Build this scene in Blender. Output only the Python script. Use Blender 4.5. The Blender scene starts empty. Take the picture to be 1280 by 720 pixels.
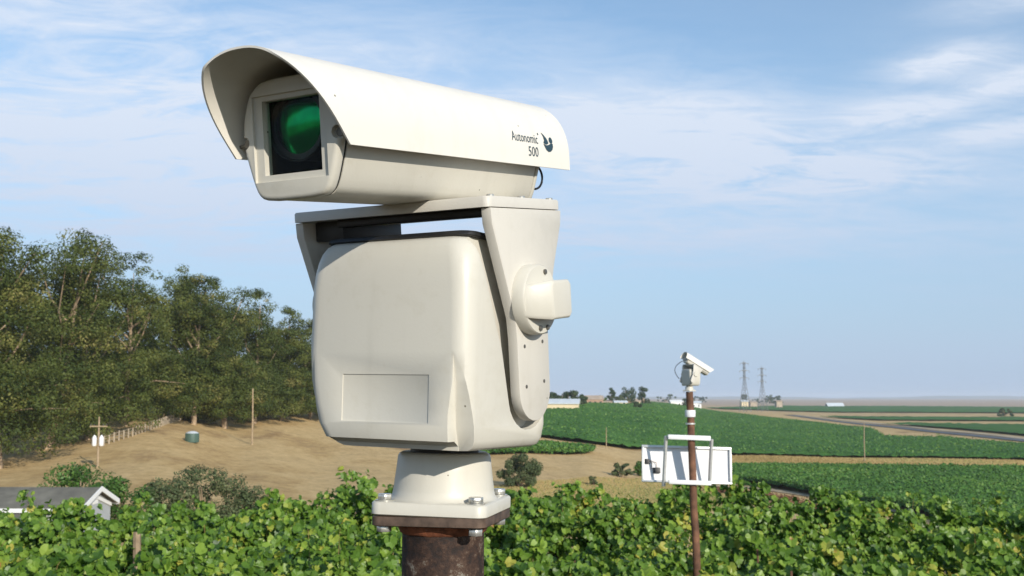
import bpy, bmesh, math, random
import numpy as np
from mathutils import Vector, Matrix, Quaternion

random.seed(7)
rng = np.random.default_rng(7)
scene = bpy.context.scene
C = scene.collection
rad = math.radians

# ------------------------------------------------------------------ camera
CZ = 3.1                                   # eye height above the vineyard soil
PITCH = math.atan(137.0 / 1350.0)
cam_d = bpy.data.cameras.new("camera")
cam = bpy.data.objects.new("camera", cam_d)
C.objects.link(cam)
cam.location = (0, 0, CZ)
cam.rotation_euler = (math.pi / 2 + PITCH, 0, 0)
cam_d.sensor_width = 36.0
cam_d.lens = 36.0 * 1350.0 / 1280.0
cam_d.clip_start = 0.05
cam_d.clip_end = 40000
cam_d.dof.use_dof = True
cam_d.dof.focus_distance = 1.36
cam_d.dof.aperture_fstop = 22.0
scene.camera = cam

# ------------------------------------------------------------------ light
SUN_AZ, SUN_EL = 30.0, 21.0                # degrees right of "behind the camera", elevation
sun_vec = Vector((math.sin(rad(SUN_AZ)) * math.cos(rad(SUN_EL)),
                  -math.cos(rad(SUN_AZ)) * math.cos(rad(SUN_EL)), math.sin(rad(SUN_EL))))
sun_d = bpy.data.lights.new("sun", 'SUN')
sun_d.energy = 3.9
sun_d.angle = rad(0.53)
sun_d.color = (1.0, 0.93, 0.82)
sun = bpy.data.objects.new("sun", sun_d)
C.objects.link(sun)
sun.rotation_euler = sun_vec.to_track_quat('Z', 'Y').to_euler()
sun.location = sun_vec * 50

world = bpy.data.worlds.new("World")
scene.world = world
world.use_nodes = True
wt = world.node_tree
wt.nodes.clear()
def wn(t, **k):
    n = wt.nodes.new(t)
    for a, b in k.items(): setattr(n, a, b)
    return n
def wl(a, b): wt.links.new(a, b)
w_out = wn('ShaderNodeOutputWorld')
w_bg = wn('ShaderNodeBackground'); w_bg.inputs['Strength'].default_value = 0.10
sky = wn('ShaderNodeTexSky', sky_type='NISHITA')
sky.sun_disc = False
sky.sun_elevation = rad(SUN_EL)
sky.sun_rotation = rad(180.0 - SUN_AZ)
sky.altitude = 100; sky.air_density = 1.0; sky.dust_density = 0.6; sky.ozone_density = 2.0
tc = wn('ShaderNodeTexCoord')
sep = wn('ShaderNodeSeparateXYZ'); wl(tc.outputs['Generated'], sep.inputs[0])
def wmath(op, a, b=None, clamp=False):
    n = wn('ShaderNodeMath', operation=op); n.use_clamp = clamp
    for i, v in enumerate((a, b)):
        if v is None: continue
        if isinstance(v, (int, float)): n.inputs[i].default_value = v
        else: wl(v, n.inputs[i])
    return n.outputs[0]
zz = wmath('MAXIMUM', wmath('ADD', sep.outputs['Z'], 0.10), 0.05)
cx = wmath('DIVIDE', sep.outputs['X'], zz); cy = wmath('DIVIDE', sep.outputs['Y'], zz)
comb = wn('ShaderNodeCombineXYZ'); wl(cx, comb.inputs[0]); wl(cy, comb.inputs[1])
def cloud(scale, loc, scl, detail, rough, lo, hi, dist=0.0):
    mp = wn('ShaderNodeMapping'); wl(comb.outputs[0], mp.inputs[0])
    mp.inputs['Location'].default_value = loc; mp.inputs['Scale'].default_value = scl
    mp.inputs['Rotation'].default_value = (0, 0, rad(-14))
    nz = wn('ShaderNodeTexNoise'); wl(mp.outputs[0], nz.inputs['Vector'])
    nz.inputs['Scale'].default_value = scale; nz.inputs['Detail'].default_value = detail
    nz.inputs['Roughness'].default_value = rough; nz.inputs['Distortion'].default_value = dist
    mr = wn('ShaderNodeMapRange', interpolation_type='SMOOTHSTEP'); wl(nz.outputs['Fac'], mr.inputs[0])
    mr.inputs[1].default_value = lo; mr.inputs[2].default_value = hi
    return mr.outputs[0]
veil = cloud(0.55, (3.1, 1.7, 0), (0.55, 1.0, 1), 4, 0.5, 0.26, 0.66, 0.4)
wisp = cloud(1.35, (8.3, 4.1, 0), (0.45, 1.3, 1), 9, 0.62, 0.50, 0.80, 0.5)
streak = cloud(2.4, (1.3, 9.1, 0), (0.25, 1.2, 1), 8, 0.6, 0.52, 0.85, 0.3)
az = wmath('ARCTAN2', sep.outputs['X'], sep.outputs['Y']); el = wmath('ARCSINE', sep.outputs['Z'])
fray = cloud(2.6, (4.7, 2.2, 0), (0.5, 1.1, 1), 9, 0.62, 0.30, 0.62, 0.8)
def bank(a0, e0, sa, se, amount, slope=0.0):
    # one soft bank of cirrus: azimuth and elevation of its middle and its reach, in degrees
    da = wmath('SUBTRACT', az, rad(a0)); de = wmath('SUBTRACT', wmath('SUBTRACT', el, rad(e0)), wmath('MULTIPLY', da, slope))
    q = wmath('ADD', wmath('POWER', wmath('ABSOLUTE', wmath('DIVIDE', da, rad(sa))), 2.0), wmath('POWER', wmath('ABSOLUTE', wmath('DIVIDE', de, rad(se))), 2.0))
    return wmath('MULTIPLY', wmath('EXPONENT', wmath('MULTIPLY', q, -1.0)), amount)
tot = None
for p_ in ((9.5, 13.2, 9, 2.6, 1.15, -.10), (17.5, 11.2, 10, 1.1, .75, -.05), (20.3, 14.1, 3.0, .75, .95, .03), (22.3, 16.3, 3.0, .8, .95, .08), (25.2, 15.0, 2.4, .8, .95, .05),
           (25.0, 12.8, 3.2, .7, .9, .05), (27, 19.5, 5, 1.6, .55, .15), (-16, 13.0, 18, 5.5, 1.15, .05), (-24, 19.5, 9, 2.0, .45, -.1), (8, 8.2, 20, 1.8, .6, .0), (42, 14, 9, 3, .7, 0), (-48, 16, 12, 4, .7, 0), (95, 18, 25, 6, .6, 0), (-100, 15, 25, 6, .6, 0), (170, 16, 30, 6, .5, 0)):
    v_ = bank(*p_); tot = v_ if tot is None else wmath('ADD', tot, v_)
fray2 = cloud(6.5, (2.7, 6.2, 0), (0.6, 1.0, 1), 10, 0.66, 0.30, 0.70, 1.0)
frayed = wmath('MULTIPLY', tot, wmath('ADD', wmath('ADD', wmath('MULTIPLY', fray, 0.55), wmath('MULTIPLY', fray2, 0.55)), 0.12))
cl = wmath('ADD', frayed, wmath('MULTIPLY', veil, 0.16))
cl = wmath('ADD', cl, wmath('MULTIPLY', wisp, 0.14))
cl = wmath('ADD', cl, wmath('MULTIPLY', streak, 0.16))
cl = wmath('MINIMUM', wmath('MULTIPLY', cl, 1.08), 0.94)
gain = wn('ShaderNodeMix', data_type='RGBA', blend_type='MULTIPLY')
gain.inputs['Factor'].default_value = 1.0
wl(sky.outputs[0], gain.inputs['A']); gain.inputs['B'].default_value = (1.02, 1.30, 1.40, 1)
mixc = wn('ShaderNodeMix', data_type='RGBA')
wl(cl, mixc.inputs['Factor']); wl(gain.outputs['Result'], mixc.inputs['A'])
mixc.inputs['B'].default_value = (6.7, 7.3, 8.3, 1)
hz = wn('ShaderNodeMapRange', interpolation_type='SMOOTHSTEP'); wl(sep.outputs['Z'], hz.inputs[0])   # humid air low down, the same all round
hz.inputs[1].default_value = -0.02; hz.inputs[2].default_value = 0.34; hz.inputs[3].default_value = 0.92; hz.inputs[4].default_value = 0.0
mixh = wn('ShaderNodeMix', data_type='RGBA'); wl(hz.outputs[0], mixh.inputs['Factor']); wl(mixc.outputs['Result'], mixh.inputs['A'])
mixh.inputs['B'].default_value = (3.75, 4.75, 6.55, 1)
wl(mixh.outputs['Result'], w_bg.inputs['Color'])
wl(w_bg.outputs[0], w_out.inputs[0])

scene.view_settings.view_transform = 'Standard'
scene.view_settings.look = 'None'
scene.view_settings.exposure = 0.22
scene.view_settings.gamma = 1.0
scene.view_settings.use_curve_mapping = False
scene.render.engine = 'CYCLES'
scene.cycles.use_denoising = True
scene.cycles.max_bounces = 5
scene.cycles.diffuse_bounces = 3
scene.cycles.glossy_bounces = 3
scene.cycles.transparent_max_bounces = 12
scene.cycles.volume_bounces = 1

# ------------------------------------------------------------------ materials
def new_mat(name):
    m = bpy.data.materials.new(name); m.use_nodes = True
    return m, m.node_tree, m.node_tree.nodes['Principled BSDF']
def lk(nt, a, b): nt.links.new(a, b)
def noise(nt, scale, detail=4, rough=0.55, coord='Object', vscale=None):
    t = nt.nodes.new('ShaderNodeTexCoord'); n = nt.nodes.new('ShaderNodeTexNoise')
    if vscale:
        mp = nt.nodes.new('ShaderNodeMapping'); mp.inputs['Scale'].default_value = vscale
        lk(nt, t.outputs[coord], mp.inputs[0]); lk(nt, mp.outputs[0], n.inputs['Vector'])
    else: lk(nt, t.outputs[coord], n.inputs['Vector'])
    n.inputs['Scale'].default_value = scale; n.inputs['Detail'].default_value = detail
    n.inputs['Roughness'].default_value = rough
    return n.outputs['Fac']
def ramp(nt, fac, stops):
    r = nt.nodes.new('ShaderNodeValToRGB'); e = r.color_ramp.elements
    while len(e) < len(stops): e.new(0.5)
    for el, (p, c) in zip(e, stops): el.position = p; el.color = (*c, 1)
    lk(nt, fac, r.inputs[0]); return r.outputs[0]
def bump(nt, bsdf, fac, strength, dist):
    b = nt.nodes.new('ShaderNodeBump'); b.inputs['Strength'].default_value = strength
    b.inputs['Distance'].default_value = dist
    lk(nt, fac, b.inputs['Height']); lk(nt, b.outputs[0], bsdf.inputs['Normal'])
def simple(name, col, rough=0.5, metal=0.0, var=0.0, vs=20, bs=0.0, bscale=200, bd=0.001):
    m, nt, b = new_mat(name)
    b.inputs['Base Color'].default_value = (*col, 1)
    b.inputs['Roughness'].default_value = rough; b.inputs['Metallic'].default_value = metal
    if var:
        n = noise(nt, vs)
        lk(nt, ramp(nt, n, [(0.3, tuple(c * (1 - var) for c in col)), (0.7, tuple(min(1, c * (1 + var)) for c in col))]), b.inputs['Base Color'])
    if bs: bump(nt, b, noise(nt, bscale, 3), bs, bd)
    return m
def stained_paint(name, col, dirt, rough, bs, bscale, bd):
    m, nt, b = new_mat(name)
    n1 = noise(nt, 9, 6, 0.6); n2 = noise(nt, 55, 5, 0.7)
    mul = nt.nodes.new('ShaderNodeMath'); mul.operation = 'MULTIPLY'
    lk(nt, n1, mul.inputs[0]); lk(nt, n2, mul.inputs[1])
    lk(nt, ramp(nt, mul.outputs[0], [(0.10, dirt), (0.22, col), (0.6, col)]), b.inputs['Base Color'])
    vo = nt.nodes.new('ShaderNodeTexVoronoi'); vo.inputs['Scale'].default_value = 42
    tcv = nt.nodes.new('ShaderNodeTexCoord'); lk(nt, tcv.outputs['Object'], vo.inputs['Vector'])
    lt = nt.nodes.new('ShaderNodeMath'); lt.operation = 'LESS_THAN'; lt.inputs[1].default_value = 0.055; lk(nt, vo.outputs['Distance'], lt.inputs[0])
    gt = nt.nodes.new('ShaderNodeMath'); gt.operation = 'GREATER_THAN'; gt.inputs[1].default_value = 0.72; lk(nt, vo.outputs['Color'], gt.inputs[0])
    sp_ = nt.nodes.new('ShaderNodeMath'); sp_.operation = 'MULTIPLY'; lk(nt, lt.outputs[0], sp_.inputs[0]); lk(nt, gt.outputs[0], sp_.inputs[1])
    stk = noise(nt, 30, 5, 0.6, vscale=(1, 1, .12))      # faint rain streaks
    sr = nt.nodes.new('ShaderNodeMapRange'); lk(nt, stk, sr.inputs[0]); sr.inputs[1].default_value = .52; sr.inputs[2].default_value = .80; sr.inputs[4].default_value = .35
    mxs = nt.nodes.new('ShaderNodeMix'); mxs.data_type = 'RGBA'; src = b.inputs['Base Color'].links[0].from_socket
    lk(nt, sr.outputs[0], mxs.inputs['Factor']); lk(nt, src, mxs.inputs['A']); mxs.inputs['B'].default_value = (*[c*.86 for c in dirt], 1)
    mxp = nt.nodes.new('ShaderNodeMix'); mxp.data_type = 'RGBA'
    lk(nt, sp_.outputs[0], mxp.inputs['Factor']); lk(nt, mxs.outputs['Result'], mxp.inputs['A']); mxp.inputs['B'].default_value = (.16, .14, .10, 1)
    lk(nt, mxp.outputs['Result'], b.inputs['Base Color'])
    lk(nt, ramp(nt, n2, [(0.3, (rough*.85,)*3), (0.7, (rough*1.25,)*3)]), b.inputs['Roughness'])
    b.inputs['Specular IOR Level'].default_value = 0.4
    if bs: bump(nt, b, noise(nt, bscale, 2), bs, bd)
    return m

M = {}
M['paint'] = stained_paint('cream_paint', (0.585, 0.558, 0.485), (0.55, 0.52, 0.44), 0.38, 0.18, 260, 0.0005)
M['paint_tex'] = stained_paint('textured_paint', (0.585, 0.555, 0.495), (0.55, 0.52, 0.455), 0.45, 0.45, 520, 0.0006)
M['shield'] = stained_paint('white_paint', (0.75, 0.715, 0.64), (0.71, 0.68, 0.60), 0.42, 0.0, 1, 1)
M['black'] = simple('black_plastic_and_shade', (0.012, 0.012, 0.012), 0.5)
M['seal'] = simple('dark_gasket', (0.02, 0.02, 0.02), 0.7)
M['ink'] = simple('printed_ink', (0.02, 0.05, 0.07), 0.6)
M['zinc'] = simple('zinc_plated_steel', (0.55, 0.54, 0.50), 0.35, 0.7, 0.15, 300)
M['screw'] = simple('screw_steel', (0.16, 0.15, 0.13), 0.45, 0.6)
M['white_metal'] = simple('white_metal', (0.78, 0.78, 0.78), 0.4)
M['alu'] = simple('aluminium', (0.62, 0.62, 0.60), 0.4, 0.5, 0.08, 30)
M['backsheet'] = simple('white_backsheet', (0.78, 0.77, 0.77), 0.5)
M['cell'] = simple('dark_cells', (0.01, 0.015, 0.04), 0.15)

m, nt, b = new_mat('green_lens_glass')
b.inputs['Base Color'].default_value = (0.0, 0.34, 0.10, 1); b.inputs['Roughness'].default_value = 0.16
b.inputs['Metallic'].default_value = 1.0
bump(nt, b, noise(nt, 90, 5, .6, vscale=(1, 1, .25)), .25, .002)
lk(nt, ramp(nt, noise(nt, 60, 4), [(0.3, (0.0, 0.20, 0.055)), (0.7, (0.004, 0.40, 0.12))]), b.inputs['Base Color'])
M['lens'] = m
m, nt, b = new_mat('clear_window_glass')
nt.nodes.remove(b)
tr = nt.nodes.new('ShaderNodeBsdfTransparent'); tr.inputs[0].default_value = (0.93, 0.97, 0.95, 1)
gl = nt.nodes.new('ShaderNodeBsdfGlossy'); gl.inputs['Roughness'].default_value = 0.03
fr = nt.nodes.new('ShaderNodeFresnel'); fr.inputs[0].default_value = 1.14
mx = nt.nodes.new('ShaderNodeMixShader')
lk(nt, fr.outputs[0], mx.inputs[0]); lk(nt, tr.outputs[0], mx.inputs[1]); lk(nt, gl.outputs[0], mx.inputs[2])
lk(nt, mx.outputs[0], nt.nodes['Material Output'].inputs[0])
M['pane'] = m

m, nt, b = new_mat('rusty_steel')
n1 = noise(nt, 14, 8, 0.65); n2 = noise(nt, 70, 8, 0.75); n3 = noise(nt, 300, 3, 0.6)
ad = nt.nodes.new('ShaderNodeMath'); ad.operation = 'ADD'
lk(nt, n1, ad.inputs[0]); lk(nt, n2, ad.inputs[1])
hf = nt.nodes.new('ShaderNodeMath'); hf.operation = 'MULTIPLY'; hf.inputs[1].default_value = 0.5
lk(nt, ad.outputs[0], hf.inputs[0])
lk(nt, ramp(nt, hf.outputs[0], [(0.38, (0.008, 0.006, 0.005)), (0.47, (0.022, 0.013, 0.010)), (0.53, (0.048, 0.024, 0.015)), (0.57, (0.085, 0.048, 0.030)), (0.60, (0.20, 0.175, 0.14)), (0.66, (0.30, 0.27, 0.22))]), b.inputs['Base Color'])
b.inputs['Roughness'].default_value = 0.75; b.inputs['Metallic'].default_value = 0.15
bump(nt, b, n2, 0.7, 0.003)
M['rust'] = m
M['rust_plate'] = simple('rusty_plate', (0.085, 0.055, 0.038), 0.7, 0.1, 0.5, 60, 0.5, 150, 0.001)
M['weld'] = simple('orange_rust_weld', (0.20, 0.065, 0.028), 0.8, 0.0, 0.6, 70, 0.6, 120, 0.002)
M['rust_pole'] = simple('brown_rusted_pole', (0.14, 0.065, 0.035), 0.8, 0.0, 0.55, 9, 0.5, 60, 0.004)
M['wood_pole'] = simple('weathered_pole_wood', (0.36, 0.27, 0.17), 0.9, 0, 0.3, 3)
M['wood'] = simple('grey_wood', (0.30, 0.22, 0.14), 0.9, 0, 0.35, 8)
M['bark'] = simple('pale_bark', (0.33, 0.24, 0.155), 0.9, 0, 0.4, 0.8)
M['vine_wood'] = simple('vine_bark', (0.10, 0.065, 0.04), 0.9, 0, 0.4, 12, 0.6, 60, 0.005)
M['cane'] = simple('green_brown_cane', (0.20, 0.15, 0.05), 0.7, 0, 0.3, 10)

def leaf_mat(name, stops, transl=0.3, rough=0.5, spec=0.3, nscale=None, veins=0.0):
    m, nt, b = new_mat(name)
    at = nt.nodes.new('ShaderNodeAttribute'); at.attribute_name = 'tint'
    fac = at.outputs['Fac']
    if nscale:
        n = noise(nt, nscale, 3)
        mm = nt.nodes.new('ShaderNodeMath'); mm.operation = 'MULTIPLY_ADD'
        lk(nt, n, mm.inputs[0]); mm.inputs[1].default_value = 0.5
        sb = nt.nodes.new('ShaderNodeMath'); sb.operation = 'SUBTRACT'; sb.inputs[1].default_value = 0.25
        lk(nt, fac, sb.inputs[0]); lk(nt, sb.outputs[0], mm.inputs[2]); fac = mm.outputs[0]
    col = ramp(nt, fac, stops)
    lk(nt, col, b.inputs['Base Color']); b.inputs['Roughness'].default_value = rough
    b.inputs['Specular IOR Level'].default_value = spec
    t = nt.nodes.new('ShaderNodeBsdfTranslucent'); lk(nt, col, t.inputs[0])
    mx = nt.nodes.new('ShaderNodeMixShader'); mx.inputs[0].default_value = transl
    lk(nt, b.outputs[0], mx.inputs[1]); lk(nt, t.outputs[0], mx.inputs[2])
    lk(nt, mx.outputs[0], nt.nodes['Material Output'].inputs[0])
    return m
M['vine_leaf'] = leaf_mat('grape_leaf', [(0.0, (0.034, 0.090, 0.013)), (0.45, (0.125, 0.235, 0.028)), (0.74, (0.27, 0.40, 0.058)),
                                         (0.86, (0.38, 0.42, 0.065)), (0.93, (0.48, 0.41, 0.075)), (0.975, (0.36, 0.17, 0.05)), (1.0, (0.15, 0.055, 0.025))], 0.36, 0.42, 0.45)
M['euc_leaf'] = leaf_mat('eucalyptus_leaf', [(0.0, (0.030, 0.050, 0.012)), (0.45, (0.074, 0.100, 0.022)), (0.8, (0.145, 0.160, 0.038)), (1.0, (0.24, 0.21, 0.07))], 0.15, 0.6, 0.2)
M['shrub_leaf'] = leaf_mat('shrub_leaf', [(0.0, (0.05, 0.075, 0.03)), (0.6, (0.11, 0.14, 0.06)), (1.0, (0.20, 0.21, 0.10))], 0.15, 0.6, 0.2)
M['green_shrub'] = leaf_mat('green_shrub_leaf', [(0.0, (0.03, 0.08, 0.015)), (0.6, (0.08, 0.17, 0.03)), (1.0, (0.14, 0.25, 0.05))], 0.2, 0.5, 0.3)
M['far_leaf'] = leaf_mat('far_tree_leaf', [(0.0, (0.025, 0.05, 0.02)), (0.6, (0.055, 0.085, 0.032)), (1.0, (0.10, 0.13, 0.05))], 0.12, 0.6, 0.2)
M['field_leaf'] = leaf_mat('vineyard_leaf', [(0.0, (0.042, 0.115, 0.020)), (0.55, (0.085, 0.190, 0.031)), (0.9, (0.14, 0.255, 0.044)), (1.0, (0.20, 0.29, 0.055))], 0.2, 0.5, 0.3)

def field_mat(name, dark, light, s1, s2):
    m, nt, b = new_mat(name)
    n1 = noise(nt, s1, 5, 0.6); n2 = noise(nt, s2, 6, 0.7)
    ad = nt.nodes.new('ShaderNodeMath'); ad.operation = 'ADD'; lk(nt, n1, ad.inputs[0]); lk(nt, n2, ad.inputs[1])
    hf = nt.nodes.new('ShaderNodeMath'); hf.operation = 'MULTIPLY'; hf.inputs[1].default_value = 0.5
    lk(nt, ad.outputs[0], hf.inputs[0])
    lk(nt, ramp(nt, hf.outputs[0], [(0.38, dark), (0.60, light)]), b.inputs['Base Color'])
    b.inputs['Roughness'].default_value = 0.8; b.inputs['Specular IOR Level'].default_value = 0.15
    bump(nt, b, n2, 0.8, 0.5)
    return m
M['field'] = field_mat('far_vineyard_canopy', (0.042, 0.118, 0.022), (0.078, 0.185, 0.036), 0.02, 0.9)

m, nt, b = new_mat('dry_ground')
t = nt.nodes.new('ShaderNodeTexCoord')
n_big = noise(nt, 0.035, 8, 0.7, vscale=(1, .55, 1)); n_mid = noise(nt, 0.07, 9, 0.68, vscale=(1, .6, 1)); n_fin = noise(nt, 0.75, 9, 0.78)
dry = ramp(nt, n_mid, [(0.30, (0.20, 0.125, 0.06)), (0.42, (0.46, 0.295, 0.120)), (0.52, (0.66, 0.47, 0.230)), (0.60, (0.50, 0.345, 0.165)), (0.70, (0.72, 0.53, 0.270)), (0.82, (0.30, 0.20, 0.10))])
dry2 = ramp(nt, n_fin, [(0.30, (0.20, 0.125, 0.06)), (0.48, (0.54, 0.375, 0.175)), (0.70, (0.82, 0.61, 0.32))])
mixd = nt.nodes.new('ShaderNodeMix'); mixd.data_type = 'RGBA'; mixd.inputs['Factor'].default_value = 0.5
lk(nt, dry, mixd.inputs['A']); lk(nt, dry2, mixd.inputs['B'])
# bare soil round the near vines, dusty plain far away
ln = nt.nodes.new('ShaderNodeVectorMath'); ln.operation = 'LENGTH'; lk(nt, t.outputs['Object'], ln.inputs[0])
def mrange(a, lo, hi):
    r = nt.nodes.new('ShaderNodeMapRange'); r.interpolation_type = 'SMOOTHSTEP'
    lk(nt, a, r.inputs[0]); r.inputs[1].default_value = lo; r.inputs[2].default_value = hi
    return r.outputs[0]
mixs = nt.nodes.new('ShaderNodeMix'); mixs.data_type = 'RGBA'
lk(nt, mrange(ln.outputs['Value'], 22, 40), mixs.inputs['Factor'])
mixs.inputs['A'].default_value = (0.075, 0.062, 0.035, 1); mixp = nt.nodes.new('ShaderNodeMix'); mixp.data_type = 'RGBA'
lk(nt, mrange(n_big, .54, .68), mixp.inputs['Factor']); lk(nt, mixd.outputs['Result'], mixp.inputs['A']); mixp.inputs['B'].default_value = (0.27, 0.165, 0.08, 1)
lk(nt, mixp.outputs['Result'], mixs.inputs['B'])
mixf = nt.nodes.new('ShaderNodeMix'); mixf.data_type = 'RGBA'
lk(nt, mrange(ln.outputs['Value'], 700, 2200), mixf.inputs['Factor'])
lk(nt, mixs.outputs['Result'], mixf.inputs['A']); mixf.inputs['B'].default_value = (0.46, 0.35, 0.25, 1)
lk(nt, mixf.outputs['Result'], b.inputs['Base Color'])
b.inputs['Roughness'].default_value = 0.95; b.inputs['Specular IOR Level'].default_value = 0.1
bump(nt, b, n_fin, 0.7, 0.25)
M['ground'] = m
M['track'] = simple('pale_dirt_track', (0.44, 0.35, 0.22), 0.95, 0, 0.25, 0.3)
M['red_dirt'] = simple('reddish_dry_bank', (0.24, 0.135, 0.07), 0.95, 0, 0.4, 0.8)
M['asphalt'] = simple('grey_asphalt', (0.10, 0.105, 0.11), 0.85, 0, 0.15, 0.2)
M['dry_grass'] = leaf_mat('dry_grass_blades', [(0.0, (0.25, 0.18, 0.07)), (0.6, (0.42, 0.31, 0.14)), (0.85, (0.30, 0.29, 0.11)), (1.0, (0.14, 0.17, 0.05))], 0.2, 0.8, 0.1)
M['red_scrub'] = leaf_mat('red_scrub', [(0.0, (0.10, 0.05, 0.03)), (0.6, (0.20, 0.10, 0.055)), (1.0, (0.24, 0.16, 0.08))], 0.1, 0.8, 0.1)
M['roof'] = simple('grey_shingle_roof', (0.15, 0.142, 0.115), 0.9, 0, 0.25, 1.2)
M['house_wall'] = simple('grey_siding', (0.40, 0.42, 0.43), 0.8, 0, 0.06, 2)
M['white_trim'] = simple('white_trim', (0.80, 0.80, 0.78), 0.6)
M['barn_wall'] = simple('cream_barn_wall', (0.72, 0.58, 0.38), 0.8, 0, 0.06, 0.4)
M['barn_roof'] = simple('pale_metal_roof', (0.62, 0.66, 0.68), 0.5, 0, 0.08, 0.4)
M['brown_wall'] = simple('brown_house_wall', (0.38, 0.24, 0.16), 0.9, 0, 0.2, 0.3)
M['brown_roof'] = simple('tan_roof', (0.42, 0.33, 0.25), 0.9, 0, 0.2, 0.3)
M['green_box'] = simple('dark_green_tank', (0.06, 0.11, 0.085), 0.6)
M['glassy'] = simple('dark_window', (0.03, 0.035, 0.04), 0.2)
M['pylon'] = simple('galvanised_lattice', (0.22, 0.23, 0.24), 0.7, 0.2)
M['hill'] = simple('far_hill', (0.20, 0.20, 0.16), 1.0)
M['fence_wood'] = simple('fence_wood', (0.42, 0.35, 0.26), 0.9, 0, 0.25, 0.6)
M['steel_shade_dark'] = simple('dark_steel_and_shade', (0.05, 0.05, 0.05), 0.5, 0.4)

# ------------------------------------------------------------------ mesh helpers
def finish(name, me, mat, parent=None, smooth=None):
    o = bpy.data.objects.new(name, me); C.objects.link(o)
    if mat is not None: me.materials.append(M[mat] if isinstance(mat, str) else mat)
    if smooth is not None:
        me.polygons.foreach_set('use_smooth', [True] * len(me.polygons))
        me.set_sharp_from_angle(angle=rad(smooth))
    if parent is not None: o.parent = parent
    return o
def tag(o, label=None, cat=None, group=None, kind=None):
    if label: o['label'] = label
    if cat: o['category'] = cat
    if group: o['group'] = group
    if kind: o['kind'] = kind
    return o
def empty(name, loc=(0, 0, 0), rot=(0, 0, 0)):
    o = bpy.data.objects.new(name, None); C.objects.link(o)
    o.empty_display_size = 0.1
    o.location = loc; o.rotation_euler = rot
    return o
class MB:
    def __init__(s): s.bm = bmesh.new()
    def box(s, x0, x1, y0, y1, z0, z1):
        v = [s.bm.verts.new(p) for p in ((x0,y0,z0),(x1,y0,z0),(x1,y1,z0),(x0,y1,z0),(x0,y0,z1),(x1,y0,z1),(x1,y1,z1),(x0,y1,z1))]
        for f in ((3,2,1,0),(4,5,6,7),(0,1,5,4),(1,2,6,5),(2,3,7,6),(3,0,4,7)): s.bm.faces.new([v[i] for i in f])
        return s
    def prism(s, poly, axis, a, b):
        def P(q, d):
            return {'x': (d, q[0], q[1]), 'y': (q[0], d, q[1]), 'z': (q[0], q[1], d)}[axis]
        A = [s.bm.verts.new(P(q, a)) for q in poly]; B = [s.bm.verts.new(P(q, b)) for q in poly]
        n = len(poly)
        s.bm.faces.new(A); s.bm.faces.new(B[::-1])
        for i in range(n): s.bm.faces.new((A[i], B[i], B[(i+1)%n], A[(i+1)%n]))
        return s
    def loft(s, rings, cap=True):
        R = [[s.bm.verts.new(p) for p in r] for r in rings]
        n = len(R[0])
        for a, b in zip(R, R[1:]):
            for i in range(n): s.bm.faces.new((a[i], a[(i+1)%n], b[(i+1)%n], b[i]))
        if cap: s.bm.faces.new(R[0][::-1]); s.bm.faces.new(R[-1])
        return s
    def lathe(s, prof, seg=32, c=(0,0,0), axis='z'):
        rings = []
        for r, h in prof:
            ring = []
            for i in range(seg):
                a = 2*math.pi*i/seg; u, v = r*math.cos(a), r*math.sin(a)
                p = {'z': (u, v, h), 'x': (h, u, v), 'y': (v, h, u)}[axis]
                ring.append((p[0]+c[0], p[1]+c[1], p[2]+c[2]))
            rings.append(ring)
        return s.loft(rings)
    def tube(s, pts, radii, seg=6):
        pts = [Vector(p) for p in pts]
        if not hasattr(radii, '__len__'): radii = [radii]*len(pts)
        rings = []; up = Vector((0.13, 0.31, 0.94)).normalized()
        for i, p in enumerate(pts):
            d = (pts[min(i+1, len(pts)-1)] - pts[max(i-1, 0)]).normalized()
            a = d.cross(up)
            if a.length < 1e-3: a = d.cross(Vector((1, 0, 0)))
            a.normalize(); b_ = d.cross(a)
            rings.append([p + (a*math.cos(2*math.pi*k/seg) + b_*math.sin(2*math.pi*k/seg))*radii[i] for k in range(seg)])
        return s.loft(rings)
    def mesh(s, name, bevel=0, seg=2, ang=30):
        bmesh.ops.recalc_face_normals(s.bm, faces=s.bm.faces)
        if bevel:
            ed = [e for e in s.bm.edges if len(e.link_faces) == 2 and e.calc_face_angle() > rad(ang)]
            bmesh.ops.bevel(s.bm, geom=ed, offset=bevel, segments=seg, profile=0.5, affect='EDGES', clamp_overlap=True)
        me = bpy.data.meshes.new(name); s.bm.to_mesh(me); s.bm.free()
        return me
    def build(s, name, mat, parent=None, bevel=0, seg=2, ang=30, smooth=35):
        return finish(name, s.mesh(name, bevel, seg, ang), mat, parent, smooth)
def cut(me, cutters, bevel=0, seg=2):
    """subtract cutter meshes from a mesh, return the resulting mesh"""
    o = bpy.data.objects.new('solid', me); C.objects.link(o)
    tmp = []
    for c in cutters:
        k = bpy.data.objects.new('knife', c); C.objects.link(k); tmp.append(k)
        md = o.modifiers.new('b', 'BOOLEAN'); md.object = k; md.operation = 'DIFFERENCE'; md.solver = 'EXACT'
    if bevel:
        md = o.modifiers.new('v', 'BEVEL'); md.width = bevel; md.segments = seg; md.limit_method = 'ANGLE'; md.angle_limit = rad(40)
    dg = bpy.context.evaluated_depsgraph_get(); dg.update()
    res = bpy.data.meshes.new_from_object(o.evaluated_get(dg))
    for k in tmp: bpy.data.objects.remove(k)
    bpy.data.objects.remove(o)
    return res
def rrect(hx, hy, r, z, cx=0, cy=0, n=5):
    out = []
    for (sx, sy, a0) in ((1,1,0),(-1,1,90),(-1,-1,180),(1,-1,270)):
        for k in range(n+1):
            a = rad(a0 + 90*k/n)
            out.append((cx + sx*(hx-r) + r*math.cos(a), cy + sy*(hy-r) + r*math.sin(a), z))
    return out
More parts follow.
